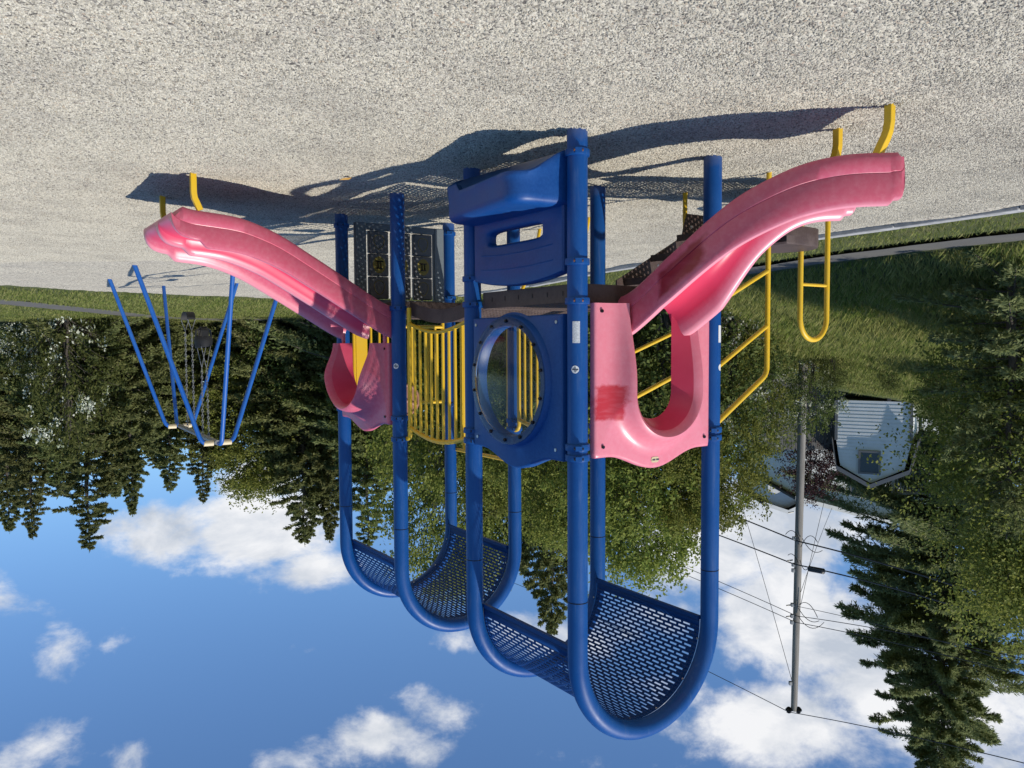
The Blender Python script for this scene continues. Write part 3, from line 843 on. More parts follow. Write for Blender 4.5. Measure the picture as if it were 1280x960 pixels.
z1 = prof_interp([0, .07, .28, .51, .68, .81, 1.0], [1.085, 1.05, .86, .55, .405, .36, .35])
s1 = slide('curved_slide', M['slide_near'], 0.185, 0.225, 2, path1, z1, 0.94, 0.12, 0.30, 0.015, 0.0, 0.62)
LS2 = 1.80
z2 = prof_interp([0, .06, .30, .56, .72, 1.0], [1.145, 1.095, .835, .565, .465, .43])
s2 = slide('double_slide', M['slide_far'], 0.475, 0.135, 1, lambda s: (2.5*C, -0.02 - s*LS2, -math.pi/2), z2, 0.86, 0.42, 0.30, 0.10, 0.085, 0.40)
def leg(parent, pts, r=0.03):
    mb = MB(); mb.tube(pts, r*0.72, square=True); return mb.build('support_leg', M['yellow'], parent, smooth=False, bevel=0.004)
for (x, y) in ((-2.05, 4.38), (-1.985, 4.91)):
    a, b, _ = loc(x, y)
    h = path1(0.93)[2]; da, db = -math.cos(h), -math.sin(h)
    leg(s1, [(a, b, -0.1), (a, b, 0.12)] + [(a+da*q, b+db*q, z) for q, z in ((0.008, 0.17), (0.022, 0.21), (0.042, 0.25), (0.065, 0.30))])
for a in (2.53, 3.63):
    leg(s2, [(a, -1.655, -0.1), (a, -1.655, 0.16)] + [(a, -1.655+q, z) for q, z in ((0.006, 0.2), (0.02, 0.23), (0.045, 0.29))])

# ---- bubble window panel
def bubble_panel():
    W, zb, zc = 1.045, 1.125, 2.055
    cu, cz, n = 0.0, 1.56, 120
    poly = []
    hw = W/2
    for t in np.linspace(0, 1, 40): poly.append((-hw, lerp(zb, zc, t)))
    for x in np.linspace(-hw, hw, 80)[1:-1]: poly.append((x, zc + 0.105*(0.5+0.5*math.cos(math.pi*np.clip(abs(x)/(0.40*W), 0, 1)))))
    for t in np.linspace(0, 1, 40): poly.append((hw, lerp(zc, zb, t)))
    for x in np.linspace(hw, -hw, 60)[1:-1]: poly.append((x, zb))
    poly = np.array(poly)
    ang = np.arctan2(poly[:, 1]-cz, poly[:, 0]-cu)
    poly = poly[np.argsort(ang)]; ang = np.sort(ang)
    c, s = np.cos(ang), np.sin(ang)
    def circ(r): return np.stack([cu + r*c, cz + r*s], 1)
    ins = lambda k: np.array([cu, cz]) + (poly - [cu, cz])*(1-k)
    loops = [(poly, 0.0), (poly, 0.05), (ins(0.012), 0.062), (ins(0.03), 0.066), (circ(0.462), 0.069), (circ(0.446), 0.080), (circ(0.437), 0.118), (circ(0.431), 0.124), (circ(0.40), 0.125), (circ(0.380), 0.124), (circ(0.374), 0.116), (circ(0.370), 0.045), (circ(0.40), 0.035), (ins(0.06), 0.02), (ins(0.03), -0.02), (ins(0.0), -0.02)]
    tf = lambda u, o, z: (C/2+u, -o+0.01, z)
    rows = [[tf(p[0], o, p[1]) for p in L] for L, o in loops]
    mb = MB(); mb.grid(rows, closeu=True, closev=True)
    p = mb.build('bubble_panel', M['blue_plastic'], play, angle=40)
    # clear dome with its flange
    dm = MB(); th = np.linspace(0, 2*math.pi, 72, endpoint=False)
    prof = [(0.430, 0.128), (0.430, 0.134), (0.37, 0.135)]
    for q in np.linspace(0, 1, 14): prof.append((0.362*math.cos(q*math.pi/2), 0.137 + 0.085*math.sin(q*math.pi/2)))
    rows = [[tf(cu + r*math.cos(t), o, cz + r*math.sin(t)) for t in th] for r, o in prof]
    dm.grid(rows, closev=True)
    dm.build('bubble_window', M['clear'], p, angle=60)
    for t in np.linspace(0, 2*math.pi, 14, endpoint=False):
        u, z = cu + 0.402*math.cos(t+0.2), cz + 0.402*math.sin(t+0.2)
        tb([tf(u, 0.133, z), tf(u, 0.143, z), tf(u, 0.149, z)], [0.012, 0.012, 0.006], 10).build('window_bolt', M['bolt'], p)
    for u, z in ((-hw+0.05, zb+0.05), (hw-0.05, zb+0.05), (-hw+0.06, zc-0.07), (hw-0.06, zc-0.07)):
        tb([tf(u, 0.064, z), tf(u, 0.072, z)], 0.011, 10).build('panel_bolt', M['bright_bolt'], p)
bubble_panel()

# ---- bench panel under the near deck
def bench_panel():
    # backrest with a hand slot
    tf = lambda u, o, z: (C/2+u, -o, z)
    n = 140
    hw, zb = 0.52, 0.40
    out = []
    for t in np.linspace(0, 1, 36): out.append((hw, lerp(zb, 0.86, t)))
    for x in np.linspace(hw, -hw, 60)[1:-1]: out.append((x, 0.86 + 0.055*(1-(x/hw)**2)))
    for t in np.linspace(0, 1, 36): out.append((-hw*(1 - 0.05*math.sin(0)), lerp(0.86, zb, t)))
    for x in np.linspace(-hw, hw, 60)[1:-1]: out.append((x, zb))
    out = np.array(out); cu, cz = 0.02, 0.575
    ang = np.arctan2(out[:, 1]-cz, out[:, 0]-cu); o_ = np.argsort(ang); out = out[o_]; ang = ang[o_]
    def slot(hx, hy):
        P = []
        for a in ang:
            c, s = math.cos(a), math.sin(a)
            # ray / rounded-rectangle (superellipse)
            r = 1/((abs(c)/hx)**5 + (abs(s)/hy)**5)**0.2
            P.append((cu+r*c, cz+r*s))
        return np.array(P)
    ins = lambda k: np.array([cu, cz]) + (out-[cu, cz])*(1-k)
    S = slot(0.315, 0.048)
    loops = [(out, -0.03), (out, 0.03), (ins(0.02), 0.042), (ins(0.06), 0.045), (slot(0.34, 0.07), 0.045), (slot(0.325, 0.055), 0.036), (S, 0.02), (S, -0.03)]
    rows = [[tf(p[0], o, p[1]) for p in L] for L, o in loops]
    mb = MB(); mb.grid(rows, closeu=True, closev=True)
    for z in (0.68, 0.78):
        pts = [tf(u, 0.0405, z + 0.02*(1-(u/0.45)**2)) for u in np.linspace(-0.42, 0.42, 20)]
        mb.tube(pts, 0.007, 6)
    b = mb.build('bench_panel', M['blue_plastic'], play, angle=40)
    # moulded seat: a deep rounded bench, its end skirt sweeping down to the posts
    def fillet(p0, pc, p1, r, n):
        p0, pc, p1 = map(np.array, (p0, pc, p1)); a = (p0-pc)/np.linalg.norm(p0-pc); b_ = (p1-pc)/np.linalg.norm(p1-pc)
        return bez(pc+a*r, pc, pc+b_*r, n)
    A_, B_, C_, D_ = (-0.545, 0.0), (-0.50, 0.41), (0.53, 0.275), (0.55, 0.0)
    per = [np.array(A_)] + [lerp(np.array(A_), np.array(B_), t) for t in (0.12, 0.25, 0.38, 0.5, 0.58)] + fillet(A_, B_, C_, 0.15, 12)
    per += [lerp(np.array(B_), np.array(C_), t) for t in np.linspace(0.2, 0.85, 14)] + fillet(B_, C_, D_, 0.10, 10) + [lerp(np.array(C_), np.array(D_), t) for t in (0.55, 0.75, 1.0)]
    rows = []; top = []
    cen = np.array((0.0, 0.12))
    for i, p in enumerate(per):
        tng = per[min(i+1, len(per)-1)] - per[max(i-1, 0)]; tng = tng/np.linalg.norm(tng); nrm = np.array((tng[1], -tng[0]))     # inwards
        if np.dot(nrm, cen-p) < 0: nrm = -nrm
        if p[1] < 0.01: nrm = np.array((-np.sign(p[0]), 0.0))
        zb = 0.115 + 0.155*float(smooth01(p[1]/0.34)) - (0.05 if p[0] > 0.3 else 0)*float(smooth01(p[1]/0.2))
        col_ = []
        for ins_, z in ((0.085, 0.462), (0.045, 0.460), (0.018, 0.449), (0.004, 0.428), (0.0, 0.40), (0.0, lerp(0.40, zb, 0.4)), (-0.006, lerp(0.40, zb, 0.75)), (-0.012, zb+0.012), (-0.004, zb), (0.03, zb+0.004)):
            q = p + nrm*ins_; col_.append(tf(q[0], max(q[1], 0.0), z))
        rows.append(col_); top.append(col_[0])
    sm = MB(); sm.grid(rows, flip=True); sm.poly(top)
    sm.poly([r[-1] for r in rows], flip=True)
    sm.build('seat', M['blue_plastic'], b, angle=50)
bench_panel()

# ---- noughts-and-crosses panel under the far deck (a = 3C face)
def game_panel():
    a = 3*C - 0.03
    tf = lambda u, o, z: (a - o, C/2+u, z)         # o towards the camera
    fr = MB(); hw = 0.50
    fr.box(tf(-hw, 0, 0.10), tf(-hw+0.115, 0.06, 0.93)); fr.box(tf(hw-0.115, 0, 0.10), tf(hw, 0.06, 0.93))
    fr.box(tf(-hw+0.113, 0.002, 0.10), tf(hw-0.113, 0.058, 0.165)); fr.box(tf(-hw+0.113, 0.002, 0.86), tf(hw-0.113, 0.058, 0.925))
    g = fr.build('game_panel', M['grey_plastic'], play, bevel=0.008)
    for i in range(3):
        u = -0.25 + 0.25*i; tb([tf(u, 0.03, 0.165), tf(u, 0.03, 0.86)], 0.012, 8).build('tile_rod', M['steel'], g)
    for i in range(3):
        for j in range(3):
            u, z = -0.25 + 0.25*i, 0.285 + 0.228*j
            t = MB(); t.box(tf(u-0.107, 0.0, z-0.1115), tf(u+0.107, 0.06, z+0.1115))
            k = t.build('game_tile', M['dark_plastic'], g, bevel=0.012)
            s = MB()
            if j == 1:
                ring = [tf(u + 0.07*math.cos(q), 0.0605, z + 0.085*math.sin(q)) for q in np.linspace(0, 2*math.pi, 20, endpoint=False)]
                s.poly(ring); mk = s.build('tile_disc', M['tile_yellow'], g)
                x = MB()
                for (u0, z0, u1, z1) in ((-0.04, -0.035, 0.04, -0.035), (-0.03, 0.035, 0.03, 0.035), (-0.015, -0.03, -0.015, 0.03), (0.015, -0.03, 0.02, 0.03)):
                    x.tube([tf(u+u0, 0.0635, z+z0), tf(u+u1, 0.0635, z+z1)], 0.006, 6)
                x.build('tile_mark', M['bolt'], g)
            else:
                pts = [tf(u + 0.055*math.cos(q)*(1-0.3*math.sin(q)), 0.0605, z + 0.07*math.sin(q)) for q in np.linspace(0, 2*math.pi, 24, endpoint=False)]
                s.tube(pts, 0.0032, 6, closed=True)
                s.build('tile_mark', M['tile_yellow'] if (i+j) % 2 == 0 else M['bolt'], g)
game_panel()

# ---- arched bridge between the towers
def bridge():
    a0, a1 = C+0.05, 2*C-0.05
    zf = lambda a: 1.045 + 0.085*math.sin(math.pi*(a-a0)/(a1-a0))
    V, F = slot_grid(26, 22, a0, a1, 0.10, C-0.10, 0.010, 0.010)
    mb = MB(); mb.add([(u, v, zf(u)) for u, v in V], F)
    w = mb.build('bridge_walkway', M['brown'], play)
    sd = w.modifiers.new('thickness', 'SOLIDIFY'); sd.thickness = 0.008; sd.offset = -1
    sk = MB()
    for b in (0.088, C-0.1):
        A = np.linspace(a0, a1, 24)
        rows = [[(a, b, zf(a)-0.10), (a, b+0.012, zf(a)-0.10), (a, b+0.012, zf(a)+0.012), (a, b, zf(a)+0.012)] for a in A]
        sk.grid(rows, closev=True); sk.poly(rows[0]); sk.poly(rows[-1], flip=True)
    sk.build('walkway_skirt', M['brown'], w)
    for b in (0.035, C-0.035):
        r = MB(); bal = []
        e0, e1 = C+0.13, 2*C-0.13
        zl = lambda a: 1.135 + 0.08*math.sin(math.pi*(a-e0)/(e1-e0))
        zu = lambda a: 2.03 + 0.075*math.sin(math.pi*(a-e0)/(e1-e0))
        A = np.linspace(e0, e1, 20)
        r.tube([(a, b, zl(a)) for a in A], 0.016, 12); r.tube([(a, b, zu(a)) for a in A], 0.019, 12)
        for i in range(1, 10):
            a = lerp(e0, e1, i/10); bal.append(tb([(a, b, zl(a)), (a, b, zu(a))], 0.0125, 10))
        for e, s in ((e0, -1), (e1, 1)):
            pts = [(e, b, 1.0), (e, b, 2.05)] + [tuple(p) for p in bez((e, b, 2.07), (e, b, 2.135), (e+s*0.07, b, 2.135), 7)]
            r.tube(pts, 0.019, 12)
        rl = r.build('bridge_railing', M['yellow'], play, angle=50); each(bal, 'baluster', M['yellow'], rl)
bridge()

# ---- yellow barrier on the far side of the far tower, with a toy wheel
def barrier():
    a = 3*C - 0.03
    r = MB(); bal = []
    for z in (1.13, 1.93):
        r.tube([(a, 0.10, z), (a, C-0.10, z)], 0.018, 12)
    for b in (0.10, C-0.10):
        r.tube([(a, b, 1.05), (a, b, 1.93)], 0.018, 12)
    for i in range(1, 11):
        b = lerp(0.10, C-0.10, i/11)
        if i in (1, ): continue
        bal.append(tb([(a, b, 1.13), (a, b, 1.93)], 0.0125, 10))
    r.box((a-0.01, 0.12, 1.14), (a+0.01, 0.24, 1.92))
    o = r.build('barrier', M['yellow'], play, angle=50); each(bal, 'baluster', M['yellow'], o)
    w = MB(); c = at(506, 500, 8.2); la, lb, _ = loc(c[0], c[1]); zc = float(c[2])
    w.tube([(la, lb + 0.155*math.cos(t), zc + 0.155*math.sin(t)) for t in np.linspace(0, 2*math.pi, 32, endpoint=False)], 0.018, 10, closed=True)
    for t in (0.4, 2.5, 4.6): w.tube([(la, lb, zc), (la, lb + 0.15*math.cos(t), zc + 0.15*math.sin(t))], 0.022, 8)
    disc = [(la+0.012, lb + 0.15*math.cos(t), zc + 0.15*math.sin(t)) for t in np.linspace(0, 2*math.pi, 28, endpoint=False)]
    disc2 = [(p[0]-0.018, p[1], p[2]) for p in disc]
    w.grid([disc, disc2], closev=True); w.poly(disc); w.poly(disc2, flip=True)
    w.tube([(la, lb, zc), (a, lb, zc)], 0.02, 8)
    w.build('toy_wheel', M['tan_disc'], play, angle=50)
barrier()

# ---- far climber on the b = C face of the far tower
def far_climber():
    r = MB()
    a0, a1 = 2*C+0.17, 3*C-0.2
    for a in (a0, a1):
        pts = [(a, C+0.05, 1.0), (a, C+0.05, 2.34)] + [tuple(p) for p in bez((a, C+0.05, 2.36), (a, C+0.05, 2.46), (a+(0.09 if a == a0 else -0.09), C+0.05, 2.46), 7)]
        r.tube(pts, 0.019, 12)
    r.tube([(2*C+0.05, C+0.05, 2.46), (3*C-0.05, C+0.05, 2.46)], 0.019, 12)
    for a in (a0, a1):
        pts = bez((a, C+0.08, 1.02), (a, C+0.85, 1.25), (a, C+1.1, -0.1), 16)
        r.tube([tuple(p) for p in pts], 0.019, 12)
    for k in (5, 8, 11, 13):
        p = bez((0, C+0.08, 1.02), (0, C+0.85, 1.25), (0, C+1.1, -0.1), 16)[k]
        r.tube([(a0, p[1], p[2]), (a1, p[1], p[2])], 0.016, 10)
    r.build('arch_climber', M['yellow'], play, angle=50)
far_climber()

# ---- stairs with handrails and a transfer seat on the b = C face of the near tower
def stairs():
    root = MB()
    a_n, a_f = 0.17, 1.06
    for a in (a_n, a_f):
        P = [(C+0.06, 1.06), (C+0.06, 0.80), (2.04, 0.395), (2.10, 0.19), (2.44, 0.19), (2.44, 0.46), (2.20, 0.46), (1.95, 0.62), (1.42, 1.06)]
        f = [(a-0.008, b, z) for b, z in P]; g = [(a+0.008, b, z) for b, z in P]
        root.grid([f, g], closev=True); root.poly(f); root.poly(g, flip=True)
    st = root.build('stairs', M['brown'], play, smooth=False)
    for z, b0, b1 in ((0.84, 1.36, 1.68), (0.63, 1.66, 1.98), (0.44, 1.97, 2.43)):
        V, F = slot_grid(24, max(6, int((b1-b0)/0.04)), a_n+0.012, a_f-0.012, b0, b1, 0.012, 0.009)
        t = MB(); t.add([(u, v, z) for u, v in V], F)
        tr = t.build('tread', M['brown'], st); sd = tr.modifiers.new('thickness', 'SOLIDIFY'); sd.thickness = 0.008; sd.offset = -1
        e = MB(); e.box((a_n+0.012, b0-0.006, z-0.055), (a_f-0.012, b0+0.002, z+0.002)); e.box((a_n+0.012, b1-0.002, z-0.055), (a_f-0.012, b1+0.006, z+0.002)); e.build('tread_edge', M['brown'], st)
    for a in (a_n-0.0095, a_f-0.0095):
        for b, z in ((1.36, 0.93), (1.44, 0.98), (1.52, 0.93), (1.75, 0.66), (1.80, 0.72), (1.86, 0.64), (2.15, 0.3), (2.36, 0.3)):
            MB().poly([(a, b + 0.014*math.cos(t), z + 0.014*math.sin(t)) for t in np.linspace(0, 2*math.pi, 12, endpoint=False)]).build('stringer_hole', M['bright_bolt'], st)
    # rounded seat pod at the foot
    sp = MB(); seat = []
    for t in np.linspace(-math.pi/2, math.pi/2, 20): seat.append((0.60 + 0.30*math.sin(t), 2.80 + 0.30*math.cos(t)))
    seat = [(0.30, 2.46)] + seat + [(0.90, 2.46)]
    zs = [(0.0, 0.485), (0.012, 0.497), (0.012, 0.497)]
    lo = [(x, y, 0.345) for x, y in seat]; mid = [(x, y, 0.485) for x, y in seat]
    c = np.mean(seat, 0); top = [(c[0]+(x-c[0])*0.96, c[1]+(y-c[1])*0.96, 0.50) for x, y in seat]
    sp.grid([lo, mid, top], closev=True); sp.poly(lo, flip=True); sp.poly(top)
    sp.build('transfer_seat', M['brown'], st, angle=40)
    # handrails
    for a, b1, top, aw, zo in ((0.15, 2.03, 1.56, 0.02, 0), (1.08, 2.10, 1.56, 1.20, 0)):
        r = MB()
        p0 = (a, b1, -0.1)
        end = (aw, C+0.06, 1.90)
        d = np.array(end)-np.array((a, b1, top)); 
        k1 = (a, b1, top-0.06); k2 = tuple(np.array((a, b1, top)) + d*0.10)
        r.tube([p0, k1] + [tuple(p) for p in bez(k1, (a, b1, top), k2, 7)][1:] + [end], 0.020, 12)
        for z0, z1 in ((1.18, 1.50), (0.755, 1.04)):
            r.tube([(a, b1, z0), (aw, C+0.06, z1)], 0.017, 12)
        r.build('handrail', M['yellow'], st, angle=50)
    g = MB(); aa, b0, b1 = 0.62, 3.10, 3.50
    pts = [(aa, b0, -0.1), (aa, b0, 1.09)] + [(aa, (b0+b1)/2 - (b1-b0)/2*math.cos(t), 1.09 + (b1-b0)/2*math.sin(t)) for t in np.linspace(0.15, math.pi-0.15, 14)] + [(aa, b1, 1.09), (aa, b1, -0.1)]
    g.tube(pts, 0.024, 14); g.tube([(aa, b0, 0.79), (aa, b1, 0.79)], 0.015, 10)
    g.build('grab_loop', M['yellow'], st, angle=50)
stairs()

# ------------------------------------------------------------------ the swings
AX, BX = np.array([math.cos(TH), math.sin(TH), 0]), np.array([-math.sin(TH), math.cos(TH), 0])
swing_z = hz(6.5, 15.3)
SN, SF = np.array([5.09, 13.7, 3.0]), np.array([6.95, 16.6, 3.0])
sw = empty('swing_set', tuple((SN+SF)/2*np.array([1, 1, 0])))
tag(sw, 'blue tripod-legged swing frame standing on the gravel beyond the double slide', 'swing set')
so = np.array(sw.location)
def swing_leg(apex, dirv, spread):
    foot = apex + dirv*spread; foot[2] = -0.1
    top = apex + dirv*0.10
    elbow = apex + dirv*0.26
    kdir = (foot-elbow)/np.linalg.norm(foot-elbow)
    pts = [top] + list(bez(apex+dirv*0.16, elbow, elbow+kdir*0.14, 7)) + [foot]
    mb = MB(); mb.tube([tuple(p-so) for p in pts], 0.037, 14); mb.build('leg', M['swing_blue'], sw, angle=60)
for apex, outw in ((SN, -1), (SF, 1)):
    for d in (BX*1.0, -BX*1.0): swing_leg(apex, d, 1.27)
    swing_leg(apex, AX*outw, 1.25)
    for d in (BX, -BX): tb([tuple(apex+d*0.07-so), tuple(apex+d*0.23-so)], 0.047, 14).build('leg_yoke', M['cream'], sw, angle=60)
bmb = MB(); bmb.tube([tuple(SN-so), tuple(SF-so)], 0.045, 14); bmb.build('top_beam', M['steel'], sw)
def chain(p, q, name, parent, link=0.05):
    p, q = np.array(p), np.array(q); n = max(4, int(np.linalg.norm(q-p)/link)); d = (q-p)/np.linalg.norm(q-p)
    u = np.cross(d, (0.3, 0.9, 0.2)); u /= np.linalg.norm(u); w = np.cross(d, u)
    mb = MB()
    for i in range(n):
        c = p + (q-p)*(i+0.5)/n; v = u if i % 2 else w
        mb.tube([tuple(c + d*0.033*math.cos(t) + v*0.014*math.sin(t)) for t in np.linspace(0, 2*math.pi, 10, endpoint=False)], 0.0065, 5, closed=True)
    return mb.build(name, M['steel'], parent)
def beam(t): return SN + (SF-SN)*t
def bucket_swing():
    c = beam(0.27); r = empty('bucket_swing', (c[0], c[1], 0.95)); k_ = 0.84
    tag(r, 'black bucket toddler swing hanging nearer under the blue swing frame', 'swing')
    # moulded half-bucket: back, front bar with leg holes, floor
    mb = MB(); n = 32
    def ringp(rad, z, zf=0.0): return [tuple(AX*k_*rad*1.08*math.cos(t) + BX*k_*rad*math.sin(t) + np.array([0, 0, z + zf*math.sin(t)])) for t in np.linspace(0, 2*math.pi, n, endpoint=False)]
    rows = [ringp(0.155, 0.40, -0.02), ringp(0.175, 0.39, -0.02), ringp(0.185, 0.30), ringp(0.18, 0.22), ringp(0.165, 0.20), ringp(0.15, 0.22), ringp(0.148, 0.30), ringp(0.155, 0.40, -0.02)]
    mb.grid(rows, closev=True)
    for t in (0.0, math.pi/2, math.pi, 3*math.pi/2):
        e = (AX*1.08*math.cos(t) + BX*math.sin(t))*k_
        s = np.cross(e, (0, 0, 1)); s /= np.linalg.norm(s)
        pts = [e*0.17+np.array([0, 0, 0.24]), e*0.15+np.array([0, 0, 0.10]), e*0.05+np.array([0, 0, 0.045]), np.array([0, 0, 0.04])]
        L = [[tuple(p + s*0.06), tuple(p - s*0.06), tuple(p - s*0.06 - e*0.012 - np.array([0,0,0.012])), tuple(p + s*0.06 - e*0.012 - np.array([0,0,0.012]))] for p in pts]
        mb.grid(L, closev=True)
    mb.build('seat', M['black'], r, angle=50)
    for sgn in (-1, 1):
        top = np.array(beam(0.27)) + AX*0.22*sgn - np.array(r.location)
        j = AX*0.17*sgn + np.array([0, 0, 0.78])
        chain(top, j, 'chain', r)
        mb = MB()
        for s2 in (-1, 1): mb.tube([tuple(j), tuple(AX*0.165*sgn + BX*0.08*s2 + np.array([0, 0, 0.39]))], 0.006, 6)
        mb.build('hanger', M['steel'], r)
bucket_swing()
def belt_swing():
    c = beam(0.66); r = empty('belt_swing', (c[0], c[1], 0.70))
    tag(r, 'black belt swing hanging farther under the blue swing frame', 'swing')
    mb = MB(); rows = []
    for t in np.linspace(-1, 1, 24):
        p = AX*0.27*t + np.array([0, 0, 0.12*t*t*t*t])
        rows.append([tuple(p + BX*0.075), tuple(p - BX*0.075), tuple(p - BX*0.075 - np.array([0, 0, 0.035])), tuple(p + BX*0.075 - np.array([0, 0, 0.035]))])
    mb.grid(rows, closev=True); mb.poly(rows[0]); mb.poly(rows[-1], flip=True); mb.build('seat', M['black'], r, angle=50)
    for sgn in (-1, 1):
        j = AX*0.27*sgn + np.array([0, 0, 0.34]); top = np.array(beam(0.66)) + AX*0.28*sgn - np.array(r.location)
        chain(top, j, 'chain', r)
        mb = MB()
        mb.tube([tuple(AX*0.27*sgn + BX*0.07 + np.array([0, 0, 0.12])), tuple(j), tuple(AX*0.27*sgn - BX*0.07 + np.array([0, 0, 0.12]))], 0.009, 6)
        mb.build('hanger', M['steel'], r)
belt_swing()

# ------------------------------------------------------------------ trees
def norm(v): return v/(np.linalg.norm(v, axis=-1, keepdims=True)+1e-9)
def rhombs(Cp, D, length, width, rg):
    """leaf-shaped quads at Cp pointing along D"""
    n = len(Cp); D = norm(D)
    rnd = norm(rg.normal(size=(n, 3))); S = norm(np.cross(D, rnd))
    l = (length*rg.uniform(0.7, 1.3, n))[:, None]; w = (width*rg.uniform(0.7, 1.3, n))[:, None]
    return np.stack([Cp, Cp + D*l*0.45 + S*w*0.5, Cp + D*l, Cp + D*l*0.45 - S*w*0.5], 1)
def conifer_mesh(name, H, Rb, nb, ntw, ncard, clen, cwid, mat, seed, low=0.06, droop=0.35, open_=0.0, power=0.95, tw=0.27):
    rg = np.random.default_rng(seed)
    root = empty(name, (0, 0, 0))
    tr = MB(); k = 10
    pts = [(0.04*H*0.1*math.sin(i*1.3), 0.04*H*0.1*math.cos(i*1.7), H*i/k - (0.3 if i == 0 else 0)) for i in range(k+1)]
    tr.tube(pts, [max(0.012, 0.021*H*(1-i/k)**0.9) for i in range(k+1)], 9)
    cards = []
    for i in range(nb):
        f = low + (0.985-low)*((i+rg.uniform(0, 1))/nb)**0.92
        z0 = H*f
        L = Rb*(max(0.0, 1-f)**power)*rg.uniform(0.5, 1.22)*(0.8+0.2*math.sin(i)) + 0.05
        if open_ and rg.uniform() < open_: L *= 0.55
        ph = i*2.39996 + rg.uniform(-0.4, 0.4)
        up = lerp(-0.12, 0.75, f) + rg.uniform(-0.12, 0.12)
        hdir = np.array([math.cos(ph), math.sin(ph), 0]); sid = np.array([-math.sin(ph), math.cos(ph), 0])
        def bp(t):
            t = np.asarray(t)[:, None]
            return np.array([0, 0, z0]) + hdir*L*t + np.array([0, 0, 1])*L*(up*t - droop*t*t + 0.14*t**3)
        bpts = bp(np.linspace(0, 1, 5))
        tr.tube([tuple(p) for p in bpts], [max(0.004, 0.0045*H*(1-f)*(1-0.9*q)+0.004) for q in np.linspace(0, 1, 5)], 5, cap=False)
        m = max(5, int(ntw*(0.35+0.65*L/Rb)))
        t = np.sqrt(rg.uniform(0.03, 1, m))
        base = bp(t); tan = norm(bp(np.minimum(t+0.05, 1.05)) - base)
        sg = np.where(rg.uniform(size=m) < 0.5, -1, 1)[:, None]
        ang = rg.uniform(0.5, 1.15, m)[:, None]
        tdir = norm(tan*np.cos(ang) + sid*np.sin(ang)*sg + np.array([0, 0, 1])*rg.uniform(-0.45, 0.18, m)[:, None])
        tl = (tw*L*(1.12-t) + 0.07)*rg.uniform(0.6, 1.2, m)
        q = rg.uniform(0, 1, (m, ncard))
        P = base[:, None, :] + tdir[:, None, :]*(tl[:, None]*q)[:, :, None] - np.array([0, 0, 1])*(0.18*tl[:, None]*q*q)[:, :, None]
        D = tdir[:, None, :] + rg.normal(0, 0.45, (m, ncard, 3))
        cs = 0.5 + 0.5*min(1.0, (1-f)*2.2)
        cards.append(rhombs(P.reshape(-1, 3), D.reshape(-1, 3), clen*cs, cwid*cs, rg))
        # tip tuft along the main axis
        t2 = rg.uniform(0.55, 1.02, ncard*2)
        cards.append(rhombs(bp(t2), norm(np.repeat((bpts[-1]-bpts[-2])[None], len(t2), 0)) + rg.normal(0, 0.35, (len(t2), 3)), clen*cs, cwid*cs, rg))
    lead = np.stack([np.zeros(60), np.zeros(60), H*rg.uniform(0.90, 1.0, 60)], 1)
    cards.append(rhombs(lead, rg.normal(0, 0.5, (60, 3)) + np.array([0, 0, 0.9]), clen*0.6, cwid*0.5, rg))
    t_ = tr.build('trunk', M['bark'], root)
    V = np.concatenate(cards)
    bulk('crown', V, 4, mat, root)
    return root
